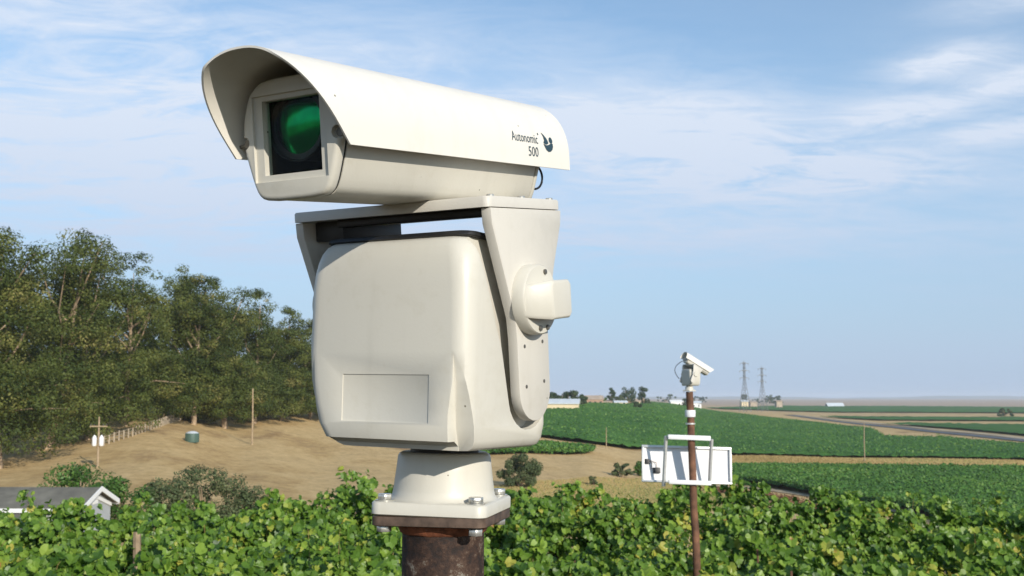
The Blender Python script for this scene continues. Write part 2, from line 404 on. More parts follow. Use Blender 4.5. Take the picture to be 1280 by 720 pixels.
def quads_mesh(name, V, tint):
    """V (n,k,3) polygons with k corners each, tint (n,)"""
    n, k = V.shape[:2]
    me = bpy.data.meshes.new(name)
    me.vertices.add(n*k); me.vertices.foreach_set('co', V.reshape(-1).astype(np.float32))
    me.loops.add(n*k); me.loops.foreach_set('vertex_index', np.arange(n*k, dtype=np.int32))
    me.polygons.add(n); me.polygons.foreach_set('loop_start', np.arange(0, n*k, k, dtype=np.int32))
    at = me.attributes.new('tint', 'FLOAT', 'FACE'); at.data.foreach_set('value', tint.astype(np.float32))
    me.update(calc_edges=True); me.validate()
    return me
def unit(v): return v / np.maximum(np.linalg.norm(v, axis=-1, keepdims=True), 1e-9)
def leaf_quads(P, N, size, aspect=0.6, jitter=0.8):
    """n diamond-shaped leaf sprays at P, facing roughly N"""
    n = len(P)
    Nn = unit(N + rng.normal(0, jitter, (n, 3)))
    a = unit(np.cross(Nn, rng.normal(0, 1, (n, 3)))); b_ = np.cross(Nn, a)
    s = (size * rng.uniform(0.55, 1.35, n))[:, None]
    L, W = a*s*0.5, b_*s*0.5*aspect
    return np.stack([P - L, P - W + L*0.15, P + L, P + W + L*0.15], 1)

# ------------------------------------------------------------------ terrain
RR = np.array([0, 12, 20, 26, 45, 70, 100, 130, 160, 200, 250, 330, 420, 600, 900, 1500, 3000, 12000], float)
AA = np.array([-1.2, -0.50, -0.33, -0.24, -0.16, 0.0, 0.06, 0.12, 0.20, 0.32, 1.2])
ZZ = np.array([
 [-3.1,-3.40,-3.55,-4.0,-5.8,-8.6,-9.4,-9.2,-8.4,-5.5,-1.5, 3.0, 5, 6, 3, -2, -8,-12],
 [-3.1,-3.35,-3.55,-4.0,-5.9,-9.0,-9.8,-9.5,-8.6,-5.6,-1.8, 2.5, 4, 5, 3, -2, -8,-12],
 [-3.1,-3.30,-3.45,-3.95,-6.1,-9.3,-9.9,-8.6,-6.5,-3.6,-1.0, 2.0, 3, 3, 1, -3, -8,-12],
 [-3.1,-3.28,-3.35,-3.9,-6.2,-9.5,-10.3,-9.9,-8.9,-6.6,-2.9,-0.6, 1, 0,-2, -4, -8,-12],
 [-3.1,-3.25,-3.30,-3.85,-6.3,-9.7,-10.8,-10.9,-10.3,-8.3,-5.0,-2.4,-1.2,-2,-3,-5,-9,-12],
 [-3.1,-3.25,-3.22,-3.8,-6.6,-10.2,-11.6,-12.2,-12.0,-11.2,-9.7,-7.6,-6.0,-5,-4.6,-5,-9,-12],
 [-3.1,-3.25,-3.15,-3.9,-6.8,-10.6,-12.2,-12.9,-13.0,-12.3,-10.9,-8.4,-6.2,-5.2,-4.8,-5,-9,-12],
 [-3.1,-3.28,-3.15,-4.0,-7.0,-11.0,-12.9,-13.9,-14.3,-14.0,-12.9,-10.9,-8.8,-7,-6.2,-6.2,-9,-12],
 [-3.1,-3.28,-3.18,-4.1,-7.4,-11.8,-14.2,-15.4,-15.9,-16.0,-15.8,-15.2,-14.6,-13.5,-12.8,-12.5,-12,-12],
 [-3.1,-3.30,-3.38,-4.2,-7.6,-12.2,-14.8,-15.8,-16.1,-16.1,-16,-16,-16,-15.9,-15.6,-15,-13,-12],
 [-3.1,-3.40,-3.60,-4.4,-7.8,-12.4,-15.0,-16.0,-16.2,-16.2,-16,-16,-16,-16,-15.6,-15,-13,-12]], float)
PH = np.arctan(AA)
def _sm(t): return t
def terr(x, y):
    """terrain height in world z, arrays"""
    x = np.asarray(x, float); y = np.asarray(y, float)
    r = np.hypot(x, y); ph = np.arctan2(x, y)
    ph = np.clip(np.where(np.abs(ph) > PH[-1], np.sign(ph)*PH[-1], ph), PH[0], PH[-1])
    i = np.clip(np.searchsorted(PH, ph) - 1, 0, len(PH)-2)
    t = (ph - PH[i]) / (PH[i+1] - PH[i]); t = t*t*(3-2*t)
    rc = np.clip(r, 0, RR[-1]-1)
    j = np.clip(np.searchsorted(RR, rc, side='right') - 1, 0, len(RR)-2)
    s = (rc - RR[j]) / (RR[j+1] - RR[j])
    def H(ii):          # monotone-ish cubic along the radius
        p0 = ZZ[ii, j]; p1 = ZZ[ii, j+1]
        jm = np.maximum(j-1, 0); jp = np.minimum(j+2, len(RR)-1); h = RR[j+1]-RR[j]
        m0 = np.where(j > 0, (p1 - ZZ[ii, jm])/(RR[j+1]-RR[jm]), 0)*h
        m1 = (ZZ[ii, jp]-p0)/np.maximum(RR[jp]-RR[j], 1)*h
        return (2*s**3-3*s**2+1)*p0 + (s**3-2*s**2+s)*m0 + (-2*s**3+3*s**2)*p1 + (s**3-s**2)*m1
    z = H(i)*(1-t) + H(i+1)*t
    roll = 0.9*np.sin(x*0.021+1.3)*np.sin(y*0.017+0.4) + 0.35*np.sin(x*0.083)*np.sin(y*0.071+2)
    z = z + roll*np.clip((r-50)/80, 0, 1)*np.clip((700-r)/300, 0, 1)*0.45
    return z + CZ
def ter(x, y): return float(terr(x, y))
cp, sp = math.cos(PITCH), math.sin(PITCH)
def raydir(u, v):
    a, b_ = (u-640)/1350.0, (360-v)/1350.0
    return np.array([a, cp - sp*b_, sp + cp*b_])
def ground_at(u, v, rmin=30, rmax=11000):
    """the place on the terrain that the photograph shows at a pixel"""
    d = raydir(u, v); t = np.geomspace(rmin, rmax, 4000)
    h = CZ + d[2]*t - terr(d[0]*t, d[1]*t)
    k = np.argmax(h < 0)
    if h[k] >= 0: k = len(t)-1
    return np.array([d[0]*t[k], d[1]*t[k]])
def at_range(u, r):
    d = raydir(u, 497); h = math.hypot(d[0], d[1]); return d[0]/h*r, d[1]/h*r

# the ground: one sheet from the camera to the horizon
def make_ground():
    rs = np.concatenate([np.linspace(0.5, 30, 30), np.geomspace(31, 12000, 170)])
    ph = np.concatenate([np.radians(np.arange(-180, -40, 5)), np.radians(np.linspace(-40, 40, 200)), np.radians(np.arange(45, 180, 5))])
    Rg, Pg = np.meshgrid(rs, ph, indexing='ij')
    X, Y = Rg*np.sin(Pg), Rg*np.cos(Pg); Z = terr(X, Y)
    V = np.stack([X, Y, Z], -1).reshape(-1, 3); nr, npn = len(rs), len(ph)
    F = []
    for i in range(nr-1):
        for k in range(npn):
            k2 = (k+1) % npn
            F.append((i*npn+k, (i+1)*npn+k, (i+1)*npn+k2, i*npn+k2))
    V = np.vstack([V, [[0, 0, terr(0, 0.01)]]])
    for k in range(npn): F.append((len(V)-1, k, (k+1) % npn))
    me = bpy.data.meshes.new('ground'); me.from_pydata(V.tolist(), [], F)
    bm = bmesh.new(); bm.from_mesh(me); bmesh.ops.recalc_face_normals(bm, faces=bm.faces)
    if sum(f.normal.z for f in list(bm.faces)[:200]) < 0: bmesh.ops.reverse_faces(bm, faces=bm.faces)
    bm.to_mesh(me); bm.free()
    o = finish('ground', me, 'ground', None, 180); o['kind'] = 'structure'
make_ground()

def ribbon(name, pix, width, mat, lift, label=None, kind='structure', sub=24):
    pts = [ground_at(u, v) for u, v in pix]
    P = []
    for a, b_ in zip(pts, pts[1:]):
        for k in range(sub): P.append(a + (b_-a)*k/sub)
    P.append(pts[-1]); P = np.array(P)
    D = np.gradient(P, axis=0); D = D/np.maximum(np.linalg.norm(D, axis=1, keepdims=True), 1e-6)
    Nn = np.stack([-D[:, 1], D[:, 0]], 1)
    cols = 5; V = []; F = []
    for k in range(len(P)):
        for c in range(cols):
            q = P[k] + Nn[k]*width*(c/(cols-1)-0.5); V.append((q[0], q[1], ter(*q)+lift))
    for k in range(len(P)-1):
        for c in range(cols-1): F.append((k*cols+c, k*cols+c+1, (k+1)*cols+c+1, (k+1)*cols+c))
    me = bpy.data.meshes.new(name); me.from_pydata(V, [], F)
    o = finish(name, me, mat, None, 180); o['kind'] = kind
    if label: o['label'] = label
    return o
ribbon('road', [(985, 519), (1035, 525.5), (1080, 530.5), (1172, 540.5), (1260, 549), (1330, 556)], 9, 'asphalt', 0.25, 'grey asphalt road crossing the valley fields')
ribbon('dirt_road', [(990, 518), (1040, 524), (1080, 528), (1172, 537.5), (1260, 546), (1330, 553)], 6, 'track', 0.18, 'pale dirt verge along the valley road')
ribbon('path', [(880, 606), (940, 610), (1000, 618), (1050, 626), (1090, 633), (1150, 644)], 3.2, 'track', 0.12, 'pale dirt track along the vineyard edge')
ribbon('farm_track', [(900, 578), (940, 579), (1000, 580), (1100, 582), (1280, 585), (1330, 586)], 9, 'track', 0.10, 'pale dry strip between the vineyard blocks')

# ------------------------------------------------------------------ valley vineyards
def inside(poly, X, Y):
    r = np.zeros(X.shape, bool); n = len(poly)
    for i in range(n):
        x0, y0 = poly[i]; x1, y1 = poly[(i+1) % n]
        c = ((y0 > Y) != (y1 > Y)) & (X < (x1-x0)*(Y-y0)/(y1-y0+1e-12)+x0)
        r ^= c
    return r
def canopy(name, pix, step, height, mat, label, rowang, rowgap=2.6, amp=0.35, leaves=0, lsize=0.4):
    poly = [tuple(ground_at(u, v)) for u, v in pix]
    pa = np.array(poly); x0, y0 = pa.min(0); x1, y1 = pa.max(0)
    ca, sa = math.cos(rad(rowang)), math.sin(rad(rowang))
    xs = np.arange(x0, x1+step, step); ys = np.arange(y0, y1+step, step)
    X, Y = np.meshgrid(xs, ys, indexing='ij')
    IN = inside(poly, X, Y)
    idx = -np.ones(X.shape, int)
    q = (-X*sa + Y*ca)
    if step < rowgap*0.4: row = 0.5+0.5*np.cos(2*math.pi*q/rowgap)
    else: row = np.ones(X.shape)*0.7
    Z = terr(X, Y) + height*(0.45+0.55*row) + rng.normal(0, amp, X.shape)*0.6 + 0.3*amp*np.sin(X*0.7+np.sin(Y*0.5)*2)
    # skirt: drop at the border
    e = IN.copy(); e[1:] &= IN[:-1]; e[:-1] &= IN[1:]; e[:, 1:] &= IN[:, :-1]; e[:, :-1] &= IN[:, 1:]
    pd = np.pad(IN, 1); e &= pd[:-2, :-2] & pd[2:, 2:] & pd[:-2, 2:] & pd[2:, :-2]
    border = IN & ~e
    Z = np.where(border, terr(X, Y)+height*.5+rng.normal(0, .12, X.shape), Z)
    k = np.argwhere(IN); idx[IN] = np.arange(len(k))
    bi = np.argwhere(border); bp = np.stack([X[border], Y[border]], 1); best = np.full(len(bp), 1e9); tgt = bp.copy()
    for n_ in range(len(poly)):                         # pull the margin onto the field's edge
        a0 = np.array(poly[n_]); d0 = np.array(poly[(n_+1) % len(poly)])-a0
        tt = np.clip(((bp-a0)@d0)/max(d0@d0, 1e-9), 0, 1); q0 = a0+tt[:, None]*d0; dd = np.linalg.norm(q0-bp, axis=1)
        m0 = dd < best; best[m0] = dd[m0]; tgt[m0] = q0[m0]
    sn = best < step*1.5; X[bi[sn, 0], bi[sn, 1]] = tgt[sn, 0]; Y[bi[sn, 0], bi[sn, 1]] = tgt[sn, 1]
    V = np.stack([X[IN], Y[IN], Z[IN]], 1)
    a = idx[:-1, :-1]; b_ = idx[1:, :-1]; c = idx[1:, 1:]; d = idx[:-1, 1:]
    ok = (a >= 0) & (b_ >= 0) & (c >= 0) & (d >= 0)
    F = np.stack([a[ok], b_[ok], c[ok], d[ok]], 1)
    me = bpy.data.meshes.new(name); me.vertices.add(len(V)); me.vertices.foreach_set('co', V.reshape(-1).astype(np.float32))
    n = len(F); me.loops.add(n*4); me.loops.foreach_set('vertex_index', F.reshape(-1).astype(np.int32))
    me.polygons.add(n); me.polygons.foreach_set('loop_start', np.arange(0, n*4, 4, dtype=np.int32))
    me.update(calc_edges=True)
    o = finish(name, me, mat, None, 180)
    tag(o, label, 'vineyard', kind='stuff')
    if leaves:
        px = rng.uniform(x0, x1, leaves*3); py = rng.uniform(y0, y1, leaves*3)
        m_ = inside(poly, px, py); px, py = px[m_], py[m_]
        qq = -px*sa+py*ca; ph = (qq/rowgap) % 1.0; ph = np.minimum(ph, 1-ph)
        keep = rng.uniform(0, 1, len(px)) < np.where(ph < 0.34, 1.0, 0.22)
        px, py, ph = px[keep][:leaves], py[keep][:leaves], ph[keep][:leaves]
        pz = terr(px, py) + height*(0.5+0.55*np.cos(ph*math.pi)) + rng.normal(0, 0.16, len(px)) - 0.1
        P = np.stack([px, py, pz], 1)
        Nn = np.tile([0.15, -0.35, 0.9], (len(P), 1))
        Vq = leaf_quads(P, Nn, lsize, 0.8, 0.55)
        tn = np.clip(rng.normal(0.5, 0.2, len(P)) + 0.18*np.sin(px*0.13)*np.sin(py*0.09+1), 0, 1)
        lo = finish('vineyard_leaves', quads_mesh('vineyard_leaves', Vq, tn), 'field_leaf', o)
        lo['kind'] = 'stuff'
canopy('vineyard_block', [(905, 588.5), (1000, 589), (1290, 592), (1420, 601), (1420, 690), (1290, 690), (1180, 652), (1110, 637), (1050, 628), (985, 614), (930, 606), (905, 605)],
       0.55, 1.7, 'field', 'leafy vineyard block below the dirt strip at lower right', 12, leaves=150000, lsize=0.42)
canopy('vineyard_block', [(640, 514), (724, 511), (742, 505), (800, 503.5), (850, 508), (905, 517), (960, 524), (1040, 533), (1092, 539), (1108, 549), (1168, 551), (1172, 548.5), (1260, 558), (1400, 572), (1400, 583), (1280, 577), (1100, 574), (990, 572), (915, 570.5), (800, 563), (740, 556), (690, 549), (640, 545)],
       1.05, 1.8, 'field', 'large dark green vineyard block across the middle of the valley', 12, amp=0.3, leaves=90000, lsize=0.55)
canopy('vineyard_block', [(600, 556), (690, 559), (745, 565), (738, 568.5), (690, 569), (600, 570)], 1.2, 1.3, 'field', 'narrow green vineyard strip left of the wooden stake', 12, leaves=14000, lsize=0.6)
canopy('vineyard_block', [(1098, 530.5), (1150, 531.5), (1290, 533.5), (1420, 534), (1420, 557), (1290, 546.5), (1200, 537.5)], 3, 1.8, 'field', 'green wedge of vineyard beyond the valley road', 12)
canopy('vineyard_block', [(1020, 521), (1100, 522.5), (1290, 523.5), (1420, 524), (1420, 528), (1290, 527), (1100, 526)], 5, 1.8, 'field', 'thin green vineyard strip between two tan strips beyond the road', 12)
canopy('vineyard_block', [(880, 510), (970, 508), (1100, 508.5), (1290, 510), (1420, 511), (1420, 517.5), (1290, 517), (1100, 516), (970, 514)], 6, 2.0, 'field', 'farthest green vineyard strip below the tan plain', 12)
# ------------------------------------------------------------------ pan-tilt security camera
def arm_poly():
    pts = [(-0.101, 0.1235), (-0.0995, 0.103), (-0.0525, -0.022), (-0.050, -0.05)]
    for k in range(0, 13):
        a = rad(180 + 180*k/12); pts.append((-0.008 + 0.042*math.cos(a), -0.1215 + 0.042*math.sin(a)))
    pts += [(0.036, -0.045), (0.040, -0.025), (0.063, 0.045), (0.088, 0.104), (0.0905, 0.1235)]
    return pts
SH_A, SH_B, SH_C, SH_N = 0.0885, 0.0925, 0.210, 2.25
def shield_profile(off, n=36):
    """arch of the sun shield as (x, z), from right bottom over the top to left bottom"""
    a, b_ = SH_A-off, SH_B-off
    pts = [(a, 0.192)]
    for k in range(n+1):
        t = math.pi*k/n; c_, s_ = math.cos(t), math.sin(t); pts.append((a*math.copysign(abs(c_)**(2/SH_N), c_), SH_C + b_*max(s_, 0)**(2/SH_N)))
    pts.append((-a, 0.192))
    return pts
def shield_front(z):
    return max(-0.398, -0.320 - 0.82*(z-0.192))
def housing_section(g=0.0):
    P = [(0.044, 0.137), (0.0575, 0.148), (0.0745, 0.203), (0.0725, 0.238), (0.062, 0.266), (0.042, 0.281)]
    P = P + [(-x, z) for x, z in P[::-1]]
    for _ in range(2):                                  # round the corners
        P = [q for a, b_ in zip(P, P[1:]+P[:1]) for q in ((a[0]*.8+b_[0]*.2, a[1]*.8+b_[1]*.2), (a[0]*.2+b_[0]*.8, a[1]*.2+b_[1]*.8))]
    return [(x*(1-g), 0.209 + (z-0.209)*(1-g)) for x, z in P]
BEZ = housing_section()
def wrap_on_shield(me, y_of, z_of):
    """lay flat lettering (x along, y up) onto the curved right side of the shield"""
    for v in me.vertices:
        y, z = y_of(v.co), z_of(v.co)
        x = SH_A*max(0.0, 1-((z-SH_C)/SH_B)**SH_N)**(1/SH_N) if z > SH_C else SH_A
        v.co = (x + 0.0005, y, z)
def text_mesh(s, size):
    cu = bpy.data.curves.new('text', 'FONT'); cu.body = s; cu.size = size; cu.resolution_u = 3
    o = bpy.data.objects.new('text', cu); C.objects.link(o)
    dg = bpy.context.evaluated_depsgraph_get(); dg.update()
    me = bpy.data.meshes.new_from_object(o.evaluated_get(dg))
    bpy.data.objects.remove(o); bpy.data.curves.remove(cu)
    return me
def hexagon(r, z0, z1, cx, cy, rot=0):
    return [(cx + r*math.cos(rad(60*k+rot)), cy + r*math.sin(rad(60*k+rot))) for k in range(6)]

def security_camera(name, loc, yaw, roll, tilt, flange_yaw, scale=1.0, lettering=True, cable='loop', hub='steel_shade_dark'):
    """origin = the post axis at the underside of the mounting flange; z of the drawings is offset by DZ"""
    DZ = 0.157
    root = empty(name, loc, (0, rad(roll), rad(yaw))); root.scale = (scale,)*3
    # --- base casting: flange, cone, bolts
    def fr(hx, r, z):
        ca, sa = math.cos(rad(flange_yaw)), math.sin(rad(flange_yaw))
        return [(x*ca-y*sa, x*sa+y*ca, z) for x, y, z in rrect(hx, hx, r, z)]
    b = MB()
    b.loft([fr(.0775, .013, 0), fr(.080, .0145, .002), fr(.080, .0145, .0158), fr(.0785, .014, .0178), fr(.074, .012, .0185)])
    base = b.build('base_flange', 'paint', root, smooth=50)
    b = MB(); b.lathe([(.0775, .0180), (.0745, .0195), (.0712, .024), (.0698, .032), (.0665, .058), (.0645, .0765), (.0625, .0800), (.0585, .0822), (.030, .0826)], 64)
    b.build('base_cone', 'paint', root, smooth=60)
    b = MB(); b.lathe([(.0475, .0818), (.0475, .0885), (.0505, .0895), (.0505, .0965)], 48); b.build('swivel_ring', 'black', root)
    ca, sa = math.cos(rad(flange_yaw)), math.sin(rad(flange_yaw))
    for sx in (-1, 1):
        for sy in (-1, 1):
            x, y = .0635*sx*ca-.0635*sy*sa, .0635*sx*sa+.0635*sy*ca
            b = MB(); b.lathe([(.0125, .0184), (.0125, .0199)], 24, (x, y, 0)); b.build('washer', 'zinc', base)
            b = MB(); b.prism(hexagon(.0102, 0, 0, x, y, 20*sx+35*sy), 'z', .0200, .0275); b.build('bolt', 'zinc', base, bevel=.0007, seg=1)
            b = MB(); b.prism(hexagon(.0102, 0, 0, x, y, 11*sx+5*sy), 'z', -.0225, -.0136); b.build('nut', 'zinc', base, bevel=.0007, seg=1)
    # --- body
    def ring(hx, y0, y1, r, z, li=0.0): return rrect(hx+.0085-li/2, (y1-y0)/2, r, z+DZ, -.0085+li/2, (y0+y1)/2, 6)
    b = MB(); b.loft([ring(.100, -.118, .052, .016, -.0655, .040), ring(.110, -.128, .064, .020, -.0650, .038), ring(.1165, -.1345, .072, .022, -.0615, .034),
                      ring(.1205, -.1375, .0765, .023, -.053, .027), ring(.1235, -.139, .0785, .024, -.035, .0185), ring(.1235, -.139, .0785, .024, -.01, .0105), ring(.1235, -.139, .0785, .024, .02, .0035), ring(.1235, -.139, .0785, .024, .06),
                      ring(.1235, -.139, .0785, .026, .145), ring(.1225, -.1382, .0785, .028, .165), ring(.1203, -.1360, .078, .030, .182), ring(.1175, -.1322, .077, .030, .194),
                      ring(.1130, -.1265, .074, .028, .203), ring(.107, -.119, .068, .024, .2080)])
    body = b.mesh('body')
    ks = []
    for s_ in (-1, 1):        # lower front corners fall away behind the raised front panel
        k = MB(); x0 = .100 if s_ > 0 else -.1195
        poly = [(-.25, .060+DZ), (-.1395, .060+DZ), (-.1300, .02+DZ), (-.118, -.035+DZ), (-.110, -.066+DZ), (-.110, -.2+DZ), (-.25, -.2+DZ)]
        A = [(x0 - s_*0.004 if y > -.13 else x0 + s_*0.003, y, z) for y, z in poly]
        B = [(s_*.3, y, z) for y, z in poly]
        k.loft([A, B]); ks.append(k.mesh('k'))
    k = MB(); k.prism([(-.3, -.0535+DZ), (-.122, -.0535+DZ), (-.112, -.060+DZ), (-.110, -.2+DZ), (-.3, -.2+DZ)], 'x', -.118, .0985); ks.append(k.mesh('k'))
    k = MB(); k.box(-.0715, .0675, -.15, -.1378, -.0312+DZ, .0300+DZ); ks.append(k.mesh('k'))
    # slot for the yoke arm, in the tilted frame of the yoke
    Rt = Matrix.Rotation(rad(tilt), 4, 'X'); pv = Vector((0, .01, .1345+DZ))
    ap = []
    for y, z in arm_poly():
        q = Vector((y+.008, z)); n_ = q.normalized(); ap.append((y + n_.x*(.036 if n_.x < 0 else .012), z + n_.y*.012))
    ap[0] = (ap[0][0], .30); ap[-1] = (ap[-1][0], .30)
    k = MB(); k.prism(ap, 'x', .104, .2); km = k.mesh('k'); km.transform(Matrix.Translation(pv) @ Rt); ks.append(km)
    body = cut(body, ks, bevel=.0016, seg=2)
    bo = finish('body', body, 'paint', root, 38)
    b = MB(); b.loft([ring(.110, -.119, .068, .02, .2083), ring(.112, -.121, .068, .02, .210), ring(.111, -.119, .068, .02, .2145), ring(.107, -.112, .064, .02, .2165)])
    b.build('body_lid', 'black' if lettering else 'paint', root, smooth=50)
    b = MB(); b.lathe([(.040, -.1800), (.040, -.1225)], 40, (0, .01, .1345+DZ), 'x'); b.build('hub', hub, root)  # on the near camera, shade beside the body is put into this dark colour
    # --- yoke (tilts about the hub axis)
    def tilted(o):
        o.location = pv; o.rotation_euler = (rad(tilt), 0, 0); return o
    b = MB(); b.loft([[(x, y, z) for x, y, z in rrect(.165, .0985, .010, zz_, -.030, -.0078)] for zz_ in (.1245, .1365)] +
                     [rrect(.1635, .097, .009, .1385, -.030, -.0078)])
    yoke = tilted(b.build('yoke', 'paint_tex', root, smooth=40))
    for nm, x0, x1 in (('yoke_arm', .1195, .1345), ('yoke_arm', -.1940, -.1800)):
        b = MB(); b.prism(arm_poly(), 'x', x0, x1); b.build(nm, 'paint_tex', yoke, bevel=.0014, seg=2, ang=50, smooth=35)
    b = MB(); b.box(-.1795, -.128, -.075, .065, .096, .1244); b.build('stiffener', hub, yoke, bevel=.002)  # near camera: coloured dark to stand in for shade behind the left arm
    b = MB(); b.box(-.1270, .1165, -.090, -.060, .1135, .1244); b.build('stiffener', 'black' if lettering else 'paint', yoke, bevel=.002)  # near camera: black bar added for the dark band of shade under the plate
    for y in (-.088, -.008, .072):
        b = MB(); b.lathe([(.0052, .1387), (.0052, .1405), (.0045, .1412)], 16, (.1265, y, 0)); b.build('bolt', 'zinc', yoke)
    for y, z in ((-.032, -.0605), (.0175, -.058), (-.032, -.1145), (.017, -.1125)):
        b = MB(); b.lathe([(.0026, .1340), (.0026, .1350), (.0012, .1352)], 12, (0, y, z), 'x'); b.build('screw', 'screw', yoke)
    # side knob: disc and protruding block
    for sgn, xf in ((1, .1346), (-1, .1942)):
        b = MB(); c = (0, -.013, .001)
        prof = [(.0475, xf), (.0475, xf+.0155), (.0455, xf+.0180), (.0290, xf+.0185)] if sgn > 0 else [(.046, -xf), (.046, -xf-.012), (.044, -xf-.014)]
        b.lathe(prof, 56, c, 'x'); kn = b.build('knob', 'paint', root, smooth=40); tilted(kn)
        if sgn > 0:
            # the block: cross-section in y,z shrinking slightly outwards
            def sec(x, y0, y1, h, ch):
                return [(x, y0, -h+ch), (x, y0+ch*.6, -h), (x, y1-ch, -h), (x, y1, -h+ch), (x, y1, h-ch), (x, y1-ch, h), (x, y0+ch*.6, h), (x, y0, h-ch)]
            b = MB(); b.loft([sec(xf+.016, -.057, .028, .0215, .004), sec(xf+.028, -.046, .028, .0238, .005), sec(xf+.0415, -.030, .027, .0262, .006), sec(xf+.0445, -.0265, .024, .0235, .005)])
            b.build('knob_block', 'paint', kn, bevel=.0012, seg=2, smooth=30)
            for y, z in ((.0, .0375), (.0, -.0375), (-.020, -.0375)):
                b = MB(); b.lathe([(.0036, xf+.0180), (.0036, xf+.0205), (.0018, xf+.0207)], 14, (0, y, z), 'x'); b.build('screw', 'screw', kn)
    # --- housing
    b = MB(); b.prism(housing_section(.012), 'y', -.3035, .138); hm = b.mesh('housing')
    k = MB(); k.box(-.0605, .055, -.4, -.10, .156, .267)
    hous = tilted(finish('housing', cut(hm, [k.mesh('k')]), 'paint', root, 35))
    b = MB(); b.prism(BEZ, 'y', -.3215, -.3050); bm_ = b.mesh('bezel', .0058, 4, 60)
    k1 = MB(); k1.box(-.0560, .0555, -.34, -.3178, .1600, .2620)
    k2 = MB(); k2.box(-.0435, .0440, -.34, -.20, .1680, .2560)
    k3 = MB(); k3.lathe([(.0075, -.34), (.0075, -.3140)], 20, (-.0705, 0, .2085), 'y'); k3.lathe([(.0075, -.34), (.0075, -.3140)], 20, (.0705, 0, .2085), 'y')
    bez = finish('bezel', cut(bm_, [k1.mesh('k'), k2.mesh('k'), k3.mesh('k')], bevel=.0006, seg=1), 'paint', hous, 35)
    b = MB(); b.prism(housing_section(.03), 'y', -.3052, -.3030)
    sm = b.mesh('gasket'); k = MB(); k.box(-.0600, .0545, -.4, -.1, .16, .264)
    finish('gasket', cut(sm, [k.mesh('k')]), 'seal', hous)
    b = MB()                                            # dark inside of the housing, open to the front
    x0, x1, y0, y1, z0, z1 = -.0601, .0546, -.3040, -.115, .1564, .2666
    v = [b.bm.verts.new(p) for p in ((x0,y0,z0),(x1,y0,z0),(x1,y0,z1),(x0,y0,z1),(x0,y1,z0),(x1,y1,z0),(x1,y1,z1),(x0,y1,z1))]
    for f in ((0,1,5,4),(1,2,6,5),(2,3,7,6),(3,0,4,7),(4,5,6,7)): b.bm.faces.new([v[i] for i in f])
    me = bpy.data.meshes.new('lining'); b.bm.to_mesh(me); b.bm.free(); finish('lining', me, 'black', hous)
    b = MB(); b.box(-.0450, .0450, -.3105, -.3085, .1665, .2575); b.build('window_pane', 'pane', hous, smooth=None)
    b = MB(); b.lathe([(.0430, -.20), (.0430, -.292), (.0455, -.293), (.0455, -.2995), (.0440, -.3005), (.0425, -.296)], 48, (-.0080, 0, .2285), 'y'); b.build('lens_barrel', 'black', hous)
    b = MB(); R_ = .060; pr = []
    for k in range(9):
        r_ = .0428*(1-k/8.6); pr.append((max(r_, .0004), -.2925 - .60*(math.sqrt(R_*R_-r_*r_) - math.sqrt(R_*R_-.0428**2))))
    b.lathe(pr, 48, (-.0080, 0, .2285), 'y'); b.build('lens', 'lens', hous, smooth=60)
    for s_ in (-1, 1):
        b = MB(); b.lathe([(.0052, -.3160), (.0052, -.3145), (.002, -.3140)][::-1], 14, (s_*.0705, 0, .2085), 'y')
        b.build('screw', 'screw', hous)
        b = MB(); b.tube([(s_*.0735, -.3125, .2075), (s_*.0870, -.3125, .2070)], .0022, 8); b.build('shield_pin', 'screw', hous)
    b = MB(); b.prism(housing_section(.06), 'y', .1384, .1410); b.build('rear_gasket', 'seal', hous)
    b = MB(); b.prism(housing_section(.0), 'y', .1413, .1500); b.build('end_cap', 'paint', hous, bevel=.003)
    # shield with a slanted front edge
    b = MB(); bm = b.bm
    po, pi_ = shield_profile(0), shield_profile(.0024)
    ny = 14; n = len(po); O, I = [], []
    for prof, L in ((po, O), (pi_, I)):
        for (x, z) in prof:
            yf = shield_front(z); L.append([bm.verts.new((x, yf + (.216-yf)*k/ny, z)) for k in range(ny+1)])
    for i in range(n-1):
        for k in range(ny):
            bm.faces.new((O[i][k], O[i+1][k], O[i+1][k+1], O[i][k+1])); bm.faces.new((I[i][k], I[i][k+1], I[i+1][k+1], I[i+1][k]))
        bm.faces.new((O[i][0], I[i][0], I[i+1][0], O[i+1][0])); bm.faces.new((O[i][ny], O[i+1][ny], I[i+1][ny], I[i][ny]))
    for i in (0, n-1):
        for k in range(ny): bm.faces.new((O[i][k], O[i][k+1], I[i][k+1], I[i][k]))
    shd = tilted(b.build('sun_shield', 'shield', root, smooth=40))
    for y in (-.26, .10):
        b = MB(); b.box(-.012, .012, y-.012, y+.012, .280, .2995); b.build('shield_spacer', 'screw', shd)
    if lettering:
        me = text_mesh('Autonomic', .0215); wdt = max(v.co.x for v in me.vertices)
        sx = .076/wdt
        wrap_on_shield(me, lambda c: .0425 + c.x*sx, lambda c: .2255 + c.y*.92 - .0000*c.x)
        finish('lettering', me, 'ink', shd)
        me = text_mesh('500', .0205); wdt = max(v.co.x for v in me.vertices); sx2 = .030/wdt
        wrap_on_shield(me, lambda c: .0865 + c.x*sx2, lambda c: .2060 + c.y*1.0)
        finish('lettering', me, 'ink', shd)
        # small registered dot after the word
        b = MB(); b.bm.faces.new([b.bm.verts.new((.0018*math.cos(rad(a)), .0018*math.sin(rad(a)), 0)) for a in range(0, 360, 40)]); me = b.mesh('dot')
        wrap_on_shield(me, lambda c: .1225 + c.x, lambda c: .2405 + c.y); finish('lettering', me, 'ink', shd)
        # bird emblem: wing, head, body
        def shape(pts, nm='emblem'):
            b = MB(); b.bm.faces.new([b.bm.verts.new((p[0], p[1], 0)) for p in pts]); me = b.mesh(nm)
            wrap_on_shield(me, lambda c: c.x, lambda c: c.y); finish(nm, me, 'ink', shd)
